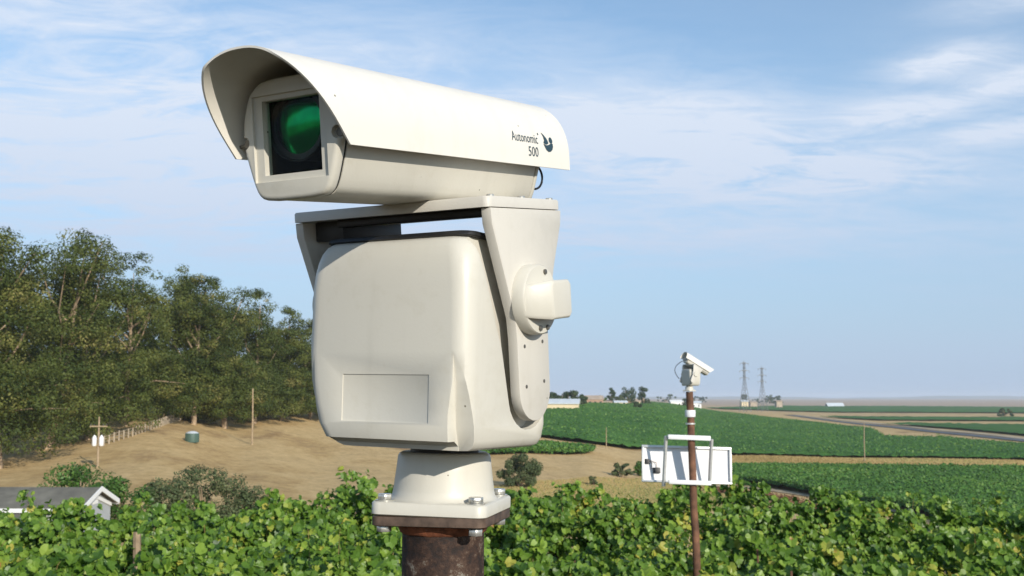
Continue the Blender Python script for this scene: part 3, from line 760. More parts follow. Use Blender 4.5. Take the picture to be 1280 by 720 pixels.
        shape([(.1335, .2440), (.1400, .2410), (.1465, .2360), (.1505, .2305), (.1500, .2280), (.1440, .2262), (.1385, .2268), (.1350, .2285), (.1385, .2320), (.1375, .2380)])
        shape([(.1590 + .0056*math.cos(rad(a)), .2335 + .0050*math.sin(rad(a))) for a in range(0, 360, 30)])
        shape([(.1350, .2268), (.1430, .2250), (.1505, .2262), (.1560, .2282), (.1640, .2290), (.1640, .2240), (.1610, .2195), (.1560, .2165), (.1490, .2155), (.1420, .2180), (.1380, .2225)])
    if cable == 'loop':
        pts = [(.056, .148, .1985)] + [(.060, .151 + .026*math.sin(rad(a)), .181 - .0185*math.cos(rad(a))) for a in range(165, 5, -12)] + [(.056, .148, .1625)]
        b = MB(); b.tube(pts, .0017, 8); b.build('cable', 'black', hous, smooth=60)
    elif cable == 'long':
        pts = []
        for k in range(17):
            t = k/16; pts.append((-.03, .150 + .15*math.sin(math.pi*t)**.8, .19 - .36*t - .05*math.sin(math.pi*t)))
        b = MB(); b.tube(pts, .006, 6); b.build('cable', 'black', hous, smooth=60)
    return root

AX, AY = -0.0954, 1.524
FL_Z = CZ - 0.157
cam1 = security_camera('security_camera', (AX, AY, FL_Z), -30.5, 1.0, 7.3, 17.4)
tag(cam1, 'large cream pan and tilt security camera on the rusty post in front', 'security camera', 'pan and tilt cameras on poles')
# rusty post under it
pg = ter(AX, AY)
post = empty('steel_post', (AX, AY, pg))
h = FL_Z - pg
b = MB(); prof = [(.0565 + rng.normal(0, .0003), -.25 + (h-.0185+.25)*k/60) for k in range(61)]; b.lathe(prof, 48); b.build('pipe', 'rust', post, smooth=60)
b = MB(); b.loft([[(x*math.cos(rad(-13.1))-y*math.sin(rad(-13.1)), x*math.sin(rad(-13.1))+y*math.cos(rad(-13.1)), z) for x, y, z in rrect(hx, hx, .013, z0)]
                  for hx, z0 in ((.0775, h-.0135), (.0790, h-.0125), (.0790, h-.0015), (.0780, h-.0006))]); b.build('mounting_plate', 'rust_plate', post, smooth=50)
b = MB(); b.lathe([(.0560, h-.0290), (.0600, h-.0265), (.0635, h-.0170), (.0640, h-.0138), (.05, h-.0136)], 48)
for v in b.bm.verts: v.co.x *= 1 + rng.normal(0, .008); v.co.y *= 1 + rng.normal(0, .008)
b.build('weld_bead', 'weld', post, smooth=60)
tag(post, 'thick rusty brown steel post carrying the large camera', 'post')

# ------------------------------------------------------------------ far pole with small camera and solar panel
PY = 12.0
ptop = np.array([(860.0-640)/1350*PY*1.003, PY, CZ + 0.065])
pbx, pby = ptop[0]+0.085, PY
pgz = ter(pbx, pby)
pole = empty('steel_pole', (pbx, pby, pgz))
b = MB(); L = ptop[2]-pgz
b.tube([(0, 0, -.3)] + [((ptop[0]-pbx)*t + rng.normal(0, .002), 0, L*t) for t in np.linspace(0, 1, 14)], [.046]+[.0445-.005*t for t in np.linspace(0, 1, 14)], 14)
b.build('pipe', 'rust_pole', pole, smooth=60)
def pole_x(z): t = (z-pgz)/L; return pbx + (ptop[0]-pbx)*t
zb = CZ - 0.19
for z_, nm, hh, mat in ((CZ-.175, 'junction_sleeve', .075, 'white_metal'),):
    b = MB(); b.lathe([(.056, z_-pgz-hh/2), (.058, z_-pgz-hh/2+.004), (.058, z_-pgz+hh/2-.004), (.056, z_-pgz+hh/2)], 16, (pole_x(z_)-pbx, 0, 0)); b.build(nm, mat, pole)
    b = MB(); b.lathe([(.0535, z_-pgz-.12), (.055, z_-pgz-.118), (.055, z_-pgz-.105), (.0535, z_-pgz-.103)], 16, (pole_x(z_)-pbx, 0, 0)); b.build('band', 'alu', pole)
tag(pole, 'thin rusty pole standing in the vines with a solar panel', 'pole')
cam2 = security_camera('security_camera', (ptop[0], PY, ptop[2]+.004), 116, 0, 27, 10, scale=.66, lettering=False, cable='long', hub='paint')
tag(cam2, 'small white security camera tilted down on the thin distant pole', 'security camera', 'pan and tilt cameras on poles')

def at_depth(u, v, y):
    d = raydir(u, v); return d*(y/d[1]) + np.array([0, 0, CZ])
sp_c = at_depth(858, 581, PY+.20)
pn = empty('solar_panel', tuple(sp_c), (rad(-12), rad(1.6), rad(-3)))
W2, H2 = .497, .205
b = MB(); b.box(-W2+.012, W2-.012, 0, .006, -H2+.012, H2-.012); b.build('backsheet', 'backsheet', pn)
b = MB(); b.box(-W2+.014, W2-.014, .0065, .010, -H2+.014, H2-.014); b.build('cells', 'cell', pn)
for (x0, x1, z0, z1) in ((-W2, W2, H2-.026, H2), (-W2, W2, -H2, -H2+.022), (-W2, -W2+.024, -H2+.0222, H2-.0262), (W2-.024, W2, -H2+.0222, H2-.0262)):
    b = MB(); b.box(x0, x1, -.030, .0125, z0, z1); b.build('frame_rail', 'alu', pn, bevel=.002)
b = MB(); b.box(-W2+.028, -W2+.085, -.022, -.001, -.005, .05); b.build('junction_box', 'black', pn, bevel=.003)
b = MB(); b.box(-W2+.125, -W2+.205, -.035, -.001, -.105, -.045); b.build('charge_controller', 'steel_shade_dark', pn, bevel=.003)
b = MB(); b.tube([(-W2+.08, -.012, .03), (-W2+.115, -.02, .0), (-W2+.10, -.02, -.06), (-W2+.14, -.02, -.05)], .0035, 6); b.build('cable', 'red_dirt', pn)
b = MB(); b.tube([(-W2+.09, -.012, .035), (-W2+.16, -.02, .01), (-W2+.17, -.02, -.05)], .0035, 6); b.build('cable', 'red_dirt', pn)
tag(pn, 'solar panel seen from its white back behind the thin pole', 'solar panel')
br = empty('panel_bracket', tuple(at_depth(862, 574, PY)))
def bx_world(name, x0, x1, y0, y1, z0, z1, mat, bev=.003):
    c = br.location; b = MB(); b.box(x0-c.x, x1-c.x, y0-c.y, y1-c.y, z0-c.z, z1-c.z); return b.build(name, mat, br, bevel=bev)
tl, trr = at_depth(835, 546, PY-.06), at_depth(888, 548, PY-.06)
bl, brr = at_depth(836, 602, PY-.06), at_depth(889, 604, PY-.06)
for p, q, hgt in ((tl, trr, .050), (bl, brr, .046)):
    b = MB(); c = np.array(br.location)
    A = p-c; B_ = q-c; yy0, yy1 = A[1]-.022, A[1]+.022
    b.loft([[(A[0], yy0, A[2]-hgt/2), (A[0], yy1, A[2]-hgt/2), (A[0], yy1, A[2]+hgt/2), (A[0], yy0, A[2]+hgt/2)],
            [(B_[0], yy0, B_[2]-hgt/2), (B_[0], yy1, B_[2]-hgt/2), (B_[0], yy1, B_[2]+hgt/2), (B_[0], yy0, B_[2]+hgt/2)]])
    b.build('cross_rail', 'white_metal', br, bevel=.004)
for (u0, v0, u1, v1) in ((832.5, 545, 829.5, 608), (889.5, 549, 887, 603)):
    p, q = at_depth(u0, v0, PY-.03)-c, at_depth(u1, v1, PY+.02)-c
    b = MB(); b.tube([tuple(p), tuple(q)], .020, 4); b.build('upright', 'alu', br, smooth=None)
for z_ in (tl[2], bl[2]):
    b = MB(); b.lathe([(.053, -.012), (.056, -.011), (.056, .011), (.053, .012)], 16, (pole_x(z_)-c[0], pby-c[1], z_-c[2])); b.build('hose_clamp', 'alu', br)
tag(br, 'white metal bracket clamped to the thin pole holding the panel', 'bracket')

# ------------------------------------------------------------------ foreground grape vines
def leaf_outline(seed):
    """five-lobed grape leaf: (n,3) fan around the petiole point, unit width"""
    r = np.random.default_rng(seed)
    pts = [(0.00, -0.12), (0.24, -0.32), (0.44, -0.18), (0.53, 0.10), (0.45, 0.24), (0.42, 0.47), (0.22, 0.52), (0.0, 0.70),
           (-0.22, 0.52), (-0.42, 0.47), (-0.45, 0.24), (-0.53, 0.10), (-0.44, -0.18), (-0.24, -0.32)]
    p = np.array(pts)*(1 + r.normal(0, .06, (len(pts), 2)))
    fold, cup = r.uniform(.10, .55), r.uniform(-.35, .45)
    z = np.abs(p[:, 0])*fold - cup*(p[:, 1]-.15)**2 + r.normal(0, .03, len(p))
    return np.column_stack([p, z]), np.array([0, 0.16, -.02])
OUT = [leaf_outline(k) for k in range(10)]
NL = len(OUT[0][0])
def leaf_batch(P, Nn, up, size, var):
    """fan triangles for many leaves: (n*NL, 3, 3)"""
    n = len(P); Nn = unit(Nn)
    t = unit(up - (up*Nn).sum(1, keepdims=True)*Nn); s_ = np.cross(t, Nn)
    rim = np.stack([OUT[k][0] for k in var]); ctr = np.stack([OUT[k][1] for k in var])
    def w(q): return P[:, None, :] + (q[..., 0:1]*s_[:, None] + q[..., 1:2]*t[:, None] + q[..., 2:3]*Nn[:, None])*size[:, None, None]
    Rm = w(rim); Ct = w(ctr[:, None, :])
    tri = np.stack([np.repeat(Ct, NL, 1), Rm, np.roll(Rm, -1, 1)], 2)
    return tri
TINTS = [.12, .3, .42, .5, .58, .66, .74, .82, .9, .97]
LEAF_ME = {}
def leaf_mesh(k, ti):
    if (k, ti) not in LEAF_ME:
        tri = leaf_batch(np.zeros((1, 3)), np.array([[0, 0, 1.]]), np.array([[0, 1., 0]]), np.array([1.]), [k])[0]
        me = quads_mesh('leaf', tri, np.full(NL, TINTS[ti])); me.materials.append(M['vine_leaf']); LEAF_ME[(k, ti)] = me
    return LEAF_ME[(k, ti)]
def pick_tint(n, age):
    t = np.clip(rng.normal(.46, .18, n), 0.02, .83)
    u = rng.uniform(0, 1, n)
    t = np.where(u < .022*age, rng.uniform(.83, .92, n), t); t = np.where(u < .0012*age, rng.uniform(.95, 1.0, n), t)
    return t
ORD = ['first', 'second', 'third', 'fourth', 'fifth', 'sixth', 'seventh', 'eighth', 'ninth', 'tenth', 'eleventh', 'twelfth', 'thirteenth', 'fourteenth']
VINE_ROWS = [9.2, 11.25, 13.4, 15.6, 17.9]
def grape_vine(x, y, row, k, nrow, near, tall=1.0):
    g = ter(x, y)
    root = empty('grape_vine', (x, y, g))
    Hc = 1.46*tall*rng.uniform(.95, 1.07)
    b = MB(); lean = rng.normal(0, .05, 2)
    b.tube([(0, 0, -.1), (lean[0]*.4, lean[1]*.4, .3), (lean[0], lean[1], .62), (lean[0]*1.3, lean[1]*1.3, .85)], [.045, .038, .034, .028], 7); b.build('trunk', 'vine_wood', root, smooth=60)
    for s_ in (-1, 1):
        b = MB(); b.tube([(lean[0], lean[1], .78), (s_*.3, rng.normal(0, .05), .92), (s_*.85, rng.normal(0, .06), .95)], [.026, .02, .014], 6); b.build('cordon', 'vine_wood', root, smooth=60)
    # shoots rise from the cordons and arch over; leaves sit along them
    P, N_, UP, S = [], [], [], []
    nsh = 29
    for q in range(nsh):
        bx_ = rng.uniform(-.95, .95); ln_ = rng.uniform(.65, 1.25); az = rng.uniform(0, 2*math.pi); out = rng.uniform(.15, .78)
        tip_up = 1.0
        if q < 4: ln_ = rng.uniform(1.1, 1.55); out = rng.uniform(.05, .35); tip_up = rng.uniform(1.1, 1.42)
        dx, dy = math.cos(az)*out*.7, math.sin(az)*out*.85
        nlv = int(ln_*44); ts = np.sort(rng.uniform(.04, 1, nlv))
        hx = bx_ + dx*ts; hy = dy*ts
        top = (Hc*rng.uniform(.70, 1.13) - .92)*tip_up
        hz_ = .92 + top*np.sin(ts*math.pi*(.5 if q < 3 else rng.uniform(.5, .78)))/1.0
        ph = rng.uniform(0, 6.28)
        k2 = ts*40 + ph
        offr = rng.uniform(.03, .13, nlv)
        px = hx + np.cos(k2)*offr; py = hy + np.sin(k2)*offr; pz = hz_ + rng.normal(0, .04, nlv)
        P.append(np.stack([px, py, pz], 1))
        nn = np.stack([np.cos(k2)*.5 + dx*.6 + .16, np.sin(k2)*.5 + dy*.6 - .42, np.full(nlv, .75)], 1) + rng.normal(0, .52, (nlv, 3)); N_.append(nn)
        UP.append(np.stack([np.cos(k2)*.7, np.sin(k2)*.7 - .2, np.full(nlv, -.75)], 1) + rng.normal(0, .35, (nlv, 3)))
        S.append(rng.uniform(.066, .142, nlv)*np.where(ts > .9, .65, 1.0)*(.82 if q < 3 else 1))
        if q < 6:
            tt = np.linspace(0, 1, 7); f_ = .5 if q < 3 else .6
            b = MB(); b.tube([(bx_+dx*t, dy*t, .92+top*math.sin(t*math.pi*f_)) for t in tt], [.006-.0035*t for t in tt], 5); b.build('cane', 'cane', root, smooth=60)
    # a skirt of leaves lower down closes the row
    nf = 150
    fx = rng.uniform(-1.0, 1.0, nf); fs = np.where(rng.uniform(0, 1, nf) < .75, -1, 1); fz = rng.uniform(.45, 1.25, nf)
    P.append(np.stack([fx, fs*rng.uniform(.22, .62, nf)*(1.25-.35*fz), fz], 1)); N_.append(np.stack([rng.normal(.1, .4, nf), fs*1.0, rng.uniform(.1, .8, nf)], 1))
    UP.append(np.stack([rng.normal(0, .4, nf), fs*.2, np.full(nf, -1.)], 1)); S.append(rng.uniform(.07, .13, nf))
    P, N_, UP, S = np.concatenate(P), np.concatenate(N_), np.concatenate(UP), np.concatenate(S)
    age = rng.uniform(.2, 2.6); n = len(P)
    var = rng.integers(0, len(OUT), n); tint = pick_tint(n, age)
    if age > 1.2:                                       # one sun-scorched, yellowing patch
        pc = np.array([rng.uniform(-.8, .8), rng.uniform(-.5, 0), rng.uniform(1.1, 1.4)]); hit_ = (np.linalg.norm(P-pc, axis=1) < rng.uniform(.16, .30)) & (rng.uniform(0, 1, n) < .7)
        tint = np.where(hit_, rng.uniform(.80, .945, n), tint)
    # leaves that show largest are objects of their own
    d = np.hypot(P[:, 0]+x, P[:, 1]+y); show = P[:, 2]*.9 - d + rng.normal(0, .12, n)
    nobj = near
    order = np.argsort(-show); single = order[:nobj]; rest = order[nobj:]
    for i in single:
        Nn = unit(N_[i]); t = unit(UP[i] - UP[i].dot(Nn)*Nn); s_ = np.cross(t, Nn)
        ti = int(np.argmin(np.abs(np.array(TINTS)-tint[i])))
        o = bpy.data.objects.new('leaf', leaf_mesh(int(var[i]), ti)); C.objects.link(o); o.parent = root
        z_ = S[i]
        o.matrix_local = Matrix(((s_[0]*z_, t[0]*z_, Nn[0]*z_, P[i, 0]), (s_[1]*z_, t[1]*z_, Nn[1]*z_, P[i, 1]), (s_[2]*z_, t[2]*z_, Nn[2]*z_, P[i, 2]), (0, 0, 0, 1)))
    tri = leaf_batch(P[rest], N_[rest], UP[rest], S[rest], var[rest]).reshape(-1, 3, 3)
    fo = finish('foliage', quads_mesh('foliage', tri, np.repeat(tint[rest], NL)), 'vine_leaf', root); fo['kind'] = 'stuff'
    side = ORD[k] + ' from the left'
    look = 'with some yellowed leaves' if age > 1.5 else ('with mixed green leaves' if age > .8 else 'with fresh green leaves')
    tag(root, 'grape vine %s, %s row from the camera, %s' % (look, ORD[row], side), 'grape vine', 'grape vines in the foreground rows')
    return root
for ri, yy in enumerate(VINE_ROWS):
    half = .474*yy + 1.0; nv = int(2*half/1.75)+1
    for k in range(nv):
        x = -half + (k+.5)*2*half/nv + rng.normal(0, .12); y = yy + .03*x + rng.normal(0, .12)
        if abs(x-pbx) < .45 and abs(y-pby) < .5: y += .6
        near = 70 if ri < 2 else (45 if ri < 4 else 0)
        tall = 1.0; hs = half/nv/yy*1.02
        if ri == 4 and abs(x/y+.235) < hs*.8: tall = 1.34
        if ri == 4 and abs(x/y+.12) < hs*.8: tall = 1.2
        if x/y < -.34 and ri > 1: tall = 1.03
        if ri < 3 and abs(x-pbx) < 1.6: tall = .93
        grape_vine(x, y, ri, k, nv, near, tall)
# stakes among the vines
for (u, y, hgt, lab) in ((182, 15.0, 1.52, 'short square wooden post rising above the vines at far left'), (944, 12.6, 1.55, 'thin brown stake in the vines right of the thin pole'),
                         (986, 10.6, 1.62, 'second thin brown stake in the vines right of the thin pole')):
    x = (u-640)/1350*y; g = ter(x, y)
    b = MB(); r_ = .055 if u < 300 else .012
    b.tube([(0, 0, -.2), (0, 0, hgt*.5), (rng.normal(0, .02), 0, hgt)], [r_, r_, r_*.95], 6)
    o = b.build('vine_stake', 'wood' if u < 300 else 'rust_pole'); o.location = (x, y, g); tag(o, lab, 'stake')
print('vines done')

# ------------------------------------------------------------------ trees
def cloud_pads(pads, per, size, flat=.55, jit=.55):
    """leaf sprays in flattened ellipsoid pads; pads (n,4): centre + radius"""
    pads = np.asarray(pads); n = len(pads)
    cnt = np.maximum((per*np.clip(pads[:, 3]/pads[:, 3].mean(), .4, 2.2)**2).astype(int), 8)
    idx = np.repeat(np.arange(n), cnt); m_ = len(idx)
    d = unit(rng.normal(0, 1, (m_, 3))); r_ = rng.uniform(.30, 1.0, m_)**.45
    off = d*r_[:, None]*pads[idx, 3:4]; off[:, 2] *= flat
    P = pads[idx, :3] + off
    Nn = d*np.array([1, 1, 1.3]) + np.array([0, 0, .35])
    V = leaf_quads(P, Nn, size, .6, jit)
    base = rng.normal(.48, .20, n)
    tint = np.clip(base[idx] + rng.normal(0, .08, m_), 0, 1)
    return V, tint
def eucalyptus(x, y, top_v, spread, label, seed, low=.22, dens=165, leaf=.36):
    r = np.random.default_rng(seed); g = ter(x, y); dist = math.hypot(x, y)
    ang = math.atan((497-top_v)/1350.0); H = CZ + dist*math.tan(ang) - g
    root = empty('eucalyptus_tree', (x, y, g)); root['label'] = label; root['category'] = 'tree'; root['group'] = 'eucalyptus trees on the dry slope'
    th = H*r.uniform(.16, .28); lean = r.normal(0, .05, 2)*H
    fork = np.array([lean[0]*.4, lean[1]*.4, th])
    b = MB(); tr_ = H*.0155
    b.tube([(0, 0, -1), (0, 0, 0), (fork[0]*.4, fork[1]*.4, th*.5), tuple(fork), (lean[0]*.7, lean[1]*.7, H*.55), (lean[0], lean[1], H*.86)], [tr_*1.5, tr_*1.2, tr_, tr_*.85, tr_*.45, tr_*.12], 8)
    b.build('trunk', 'bark', root, smooth=60)
    pads = []; nl = int(r.integers(13, 17))
    for k in range(nl):
        t = (k+.3)/nl; az = k*2.4 + r.normal(0, .4); z0 = th*.8 + (H*.60-th*.8)*t
        s = np.array([lean[0]*z0/H, lean[1]*z0/H, z0])
        reach = spread*(.62+.5*r.uniform())*(1.0-.45*t); rise = (H-z0)*r.uniform(.28, .75)*(.35+.65*t) + H*.03
        if t < .3: rise = r.uniform(-.05, .12)*H
        e = s + np.array([math.cos(az)*reach, math.sin(az)*reach, rise])
        e[2] = min(e[2], H*.985)
        m_ = s + (e-s)*.5 + np.array([0, 0, -rise*.12 + reach*.05]) + r.normal(0, .35, 3)
        b = MB(); b.tube([tuple(s), tuple(s+(m_-s)*.5), tuple(m_), tuple(m_+(e-m_)*.55), tuple(e)], [tr_*.42, tr_*.34, tr_*.24, tr_*.15, tr_*.05], 5); b.build('limb', 'bark', root, smooth=60)
        for q in range(9):                              # twigs with leaf pads
            f_ = r.uniform(.35, 1.0); p = m_ + (e-m_)*f_ if r.uniform() < .75 else s + (m_-s)*r.uniform(.4, 1)
            o_ = r.normal(0, 1, 3)*np.array([spread*.20, spread*.20, H*.042]); pads.append((*(p+o_), H*r.uniform(.036, .086)))
        pads.append((*e, H*.05))
    for k in range(30):
        z = H*r.uniform(.62, .98); w = spread*.72*(1-(z/H-.6)*1.6); a = r.uniform(0, 6.28)
        pads.append((lean[0]*z/H + math.cos(a)*w*r.uniform(), lean[1]*z/H + math.sin(a)*w*r.uniform(), min(z, H*.95), H*r.uniform(.028, .06)))
    for k in range(int(46*low/.22)):                    # low skirts of foliage
        a = r.uniform(0, 6.28); w = spread*r.uniform(.35, 1.0); pads.append((math.cos(a)*w, math.sin(a)*w, H*r.uniform(.07, .42), H*r.uniform(.045, .085)))
    V, tint = cloud_pads(pads, dens, leaf, .72, .30)
    co = finish('crown', quads_mesh('crown', V, tint), 'euc_leaf', root)
    return root
EUC = [(-62, 150, 285, 9, 'leaning eucalyptus reaching in from beyond the left edge'), (2, 152, 294, 9, 'broad eucalyptus with pale trunk at the far left edge'), (62, 168, 294, 9.5, 'tall olive eucalyptus second from the left edge'),
       (112, 172, 312, 9.5, 'wide drooping eucalyptus behind the pole with transformers'), (158, 186, 322, 9.5, 'rounded eucalyptus left of the dark gap in the grove'),
       (205, 205, 332, 9, 'eucalyptus with open crown in the middle of the grove'), (243, 200, 345, 6.5, 'eucalyptus with the tallest tuft in the middle of the grove'),
       (282, 208, 346, 8, 'eucalyptus above the green tank on the slope'), (318, 222, 360, 7, 'slender eucalyptus behind the bare pole'),
       (352, 232, 384, 7.0, 'airy eucalyptus right of the bare pole'), (388, 246, 398, 7.5, 'rightmost dark eucalyptus of the grove beside the camera'), (432, 262, 425, 7, 'eucalyptus half hidden behind the large camera body')]
for k, (u, r_, tv, sprd, lab) in enumerate(EUC):
    x, y = at_range(u, r_); eucalyptus(x, y, tv, sprd, lab, 100+k, low=.34 if u < 180 else .55)
for k, (u, r_, tv, sprd, lab) in enumerate(((-20, 205, 330, 10, 'back row eucalyptus filling behind the far left tree'), (85, 215, 345, 9, 'back row eucalyptus behind the drooping one'), (180, 235, 378, 9, 'back row eucalyptus filling the dark gap'),
                                            (262, 245, 388, 9, 'back row eucalyptus behind the green tank'), (340, 270, 412, 9, 'low back row eucalyptus right of the bare pole'), (400, 285, 425, 9, 'back row eucalyptus beside the camera'))):
    x, y = at_range(u, r_); eucalyptus(x, y, tv, sprd, lab, 200+k, low=.6, dens=60, leaf=.62)
def bush(name, u, v, w, h, mat, label, seed, leaf=.22, per=130, cat='shrub', npads=26, r0=None, group='shrubs on the dry slope'):
    """w,h in metres; stands where the photograph shows its foot"""
    r = np.random.default_rng(seed)
    x, y = ground_at(u, v) if r0 is None else at_range(u, r0)
    g = ter(x, y); root = empty(name, (x, y, g)); tag(root, label, cat, group)
    pads = []
    for k in range(npads):
        a = r.uniform(0, 6.28); q = math.sqrt(r.uniform(0, 1)); zc = r.uniform(.12, .88)
        pr = math.sqrt(max(.05, 1-(2*zc-.8)**2*.8))
        pads.append((math.cos(a)*q*w*.40*pr, math.sin(a)*q*w*.40*pr, h*zc, min(w, h)*r.uniform(.12, .22)))
    V, t = cloud_pads(pads, per, leaf, .8)
    finish('crown', quads_mesh('crown', V, t), mat, root)
    for k in range(4):
        a = r.uniform(0, 6.28); b = MB(); b.tube([(0, 0, -.3), (math.cos(a)*w*.1, math.sin(a)*w*.1, h*.3), (math.cos(a)*w*.28, math.sin(a)*w*.28, h*.7)], [h*.03, h*.02, h*.006], 5); b.build('stem', 'bark', root, smooth=60)
    return root
bush('shrub', 105, 612, 5.6, 5.6, 'green_shrub', 'bright green shrub right behind the grey roof', 1, .24, 150, r0=86)
bush('shrub', 146, 618, 3.6, 4.4, 'green_shrub', 'bright green shrub at the gable end of the house', 2, .22, 150, r0=82)
bush('shrub', 214, 625, 4.2, 4.8, 'shrub_leaf', 'olive shrub right of the house', 3, .19, 170, r0=80)
bush('shrub', 262, 622, 6.2, 5.2, 'shrub_leaf', 'wide grey green shrub left of the tall vine shoots', 4, .19, 220, r0=82)
bush('shrub', 186, 622, 3.6, 4.0, 'green_shrub', 'low green shrub between the house and the olive shrub', 11, .2, 140, r0=80)
bush('shrub', 293, 622, 4.4, 4.6, 'shrub_leaf', 'grey green shrub joined to the wide one on its right', 12, .19, 170, r0=83)
bush('shrub', 320, 622, 3.8, 3.8, 'shrub_leaf', 'low olive shrub behind the tall vine shoots', 5, .19, 150, r0=82)
bush('shrub', 440, 628, 4.2, 2.9, 'shrub_leaf', 'low dry shrub left of the camera base', 6, .22, 120, r0=85)
bush('shrub', 650, 609, 6.8, 4.6, 'shrub_leaf', 'round dark shrub right of the camera base', 7, .26, 260, npads=34)
bush('shrub', 778, 597, 5.0, 2.6, 'shrub_leaf', 'low spreading shrub left of the solar panel', 8, .26, 160)
bush('shrub', 800, 595, 3.0, 2.6, 'green_shrub', 'small green shrub touching the solar panel edge', 9, .24, 120)
bush('shrub', 742, 607, 1.6, 1.6, 'shrub_leaf', 'tiny dry shrub between the round shrub and the panel', 10, .2, 90, npads=12)
FAR = [(694, 560, 14, 8.5, 'far_leaf', 'far dark tree beside the camera body behind the barn'), (712, 575, 15, 9.5, 'far_leaf', 'far bushy tree above the barn roof end'), (727, 620, 9, 7, 'far_leaf', 'small far tree left of the brown house'),
       (752, 800, 9, 7, 'green_shrub', 'low far tree right of the brown house'), (764, 800, 7, 14, 'far_leaf', 'narrow pointed far tree in the middle of the far group'), (776, 820, 12, 8, 'shrub_leaf', 'low grey green far tree before the twin trees'),
       (786, 830, 13, 16, 'far_leaf', 'left of the twin tall far trees'), (805, 840, 11, 15, 'far_leaf', 'right of the twin tall far trees'), (797, 600, 6, 5, 'far_leaf', 'small round bush at the top edge of the valley vineyard'),
       (857, 1050, 11, 9, 'far_leaf', 'far tree hidden behind the thin pole'), (1256, 1000, 17, 7, 'far_leaf', 'wide dark bush on the plain at far right')]
for k, (u, r_, w, h_, mt, lab) in enumerate(FAR):
    bush('far_tree', u, 500, w, h_, mt, lab, 40+k, .9, 110, 'tree', 22, r0=r_, group='far trees across the valley')
for k, (u, r_, w, h_, lab) in enumerate(((832, 2400, 60, 16, 'hazy tree clump on the plain left of the thin pole'), (875, 2500, 50, 14, 'hazy tree clump on the plain right of the thin pole'), (930, 2300, 20, 22, 'hazy tree at the foot of the nearer pylon'),
                                         (964, 2300, 30, 19, 'hazy tree right of the pylons'), (973, 2350, 28, 17, 'second hazy tree right of the pylons'), (946, 2500, 40, 10, 'low hazy tree between the pylons'))):
    bush('far_tree', u, 497, w, h_, 'far_leaf', lab, 60+k, 2.5, 60, 'tree', 16, r0=r_, group='hazy trees on the plain')
print('trees done')

# ------------------------------------------------------------------ house at lower left
HX, HY = at_range(131, 72); hd = rad(2)
house = empty('house', (HX, HY, CZ-9.4), (0, 0, math.pi - hd))
# local: +x runs along the ridge away from the gable (to the left in the picture), y across
RZ, EZ, HW, LN = CZ-5.55-(CZ-9.4), CZ-6.55-(CZ-9.4), 2.7, 16.0
b = MB(); b.prism([(-HW+.35, -1.0), (HW-.35, -1.0), (HW-.35, EZ+.02), (0, RZ-.20), (-HW+.35, EZ+.02)], 'x', .35, LN); b.build('wall', 'house_wall', house, smooth=None)
for s_ in (-1, 1):
    e = s_*HW; b = MB()
    b.prism([(e, EZ-.10), (e, EZ+.06), (0, RZ+.06), (0, RZ-.10)], 'x', 0, LN); b.build('roof_slope', 'roof', house, smooth=None)
    b = MB(); b.prism([(e*1.02, EZ-.22), (e*1.02, EZ+.0), (e*1.005, EZ+.02), (e*1.005, EZ-.22)], 'x', -.02, LN); b.build('fascia', 'white_trim', house, smooth=None)
    b = MB(); b.prism([(e*1.03, EZ-.20), (e*1.03, EZ+.10), (0, RZ+.12), (0, RZ-.18)], 'x', -.07, -.01); b.build('barge_board', 'white_trim', house, smooth=None)
    b = MB(); b.prism([(e*.86, EZ-.30), (e*.86, EZ-.08), (0, RZ-.42), (0, RZ-.64)], 'x', .26, .345); b.build('gable_trim', 'white_trim', house, smooth=None)
# lower porch roof on the near side
near = 1
b = MB(); b.prism([(HW*.9, EZ-.32), (HW*.9, EZ-.22), (HW*.9+2.6, EZ-.95), (HW*.9+2.6, EZ-1.05)], 'x', 2.2, LN); b.build('porch_roof', 'roof', house, smooth=None)
b = MB(); b.prism([(HW*.9+2.61, EZ-.93), (HW*.9+2.61, EZ-1.15), (HW*.9+2.66, EZ-1.15), (HW*.9+2.66, EZ-.93)], 'x', 2.15, LN); b.build('porch_fascia', 'white_trim', house, smooth=None)
b = MB(); b.box(.315, .349, -.35, .35, EZ+.05, EZ+.45); b.build('gable_vent', 'white_trim', house)
tag(house, 'house with grey shingle roof and white gable trim at lower left', 'house')

# ------------------------------------------------------------------ utility poles, fences, tank
def utility_pole(u, v, top_v, rad_, label, arm=False, trans=False, mat='wood_pole'):
    x, y = ground_at(u, v); g = ter(x, y); d = math.hypot(x, y)
    H = (v-top_v)/1350*d*1.01
    root = empty('utility_pole', (x, y, g))
    b = MB(); b.tube([(0, 0, -.6), (0, 0, H*.5), (.012*H*rng.normal(0, 1), 0, H)], [rad_, rad_*.85, rad_*.65], 8); b.build('shaft', mat, root, smooth=60)
    if arm:
        b = MB(); b.box(-1.05, 1.05, -.20, -.08, H*.80, H*.80+.14); b.build('cross_arm', 'wood_pole', root)
        for q in (-.95, -.55, .55, .95):
            b = MB(); b.lathe([(.06, H*.80+.142), (.09, H*.80+.22), (.05, H*.80+.36)], 8, (q, -.14, 0)); b.build('insulator', 'steel_shade_dark', root)
        b = MB(); b.tube([(0, -.05, H*.93), (0, -.05, H*.98)], .03, 6); b.build('pin', 'steel_shade_dark', root)
    if trans:
        for q in (-.42, .42):
            b = MB(); b.lathe([(.20, H*.42), (.27, H*.44), (.27, H*.57), (.22, H*.60), (.06, H*.64)], 14, (q, -.22, 0)); b.build('transformer', 'white_metal', root)
    tag(root, label, 'utility pole', 'wooden utility poles')
utility_pole(122, 584, 527, .14, 'wooden pole with two white transformers before the left grove', True, True)
utility_pole(315, 556, 489, .15, 'tall bare wooden pole leaning on the dry slope', mat='wood_pole')
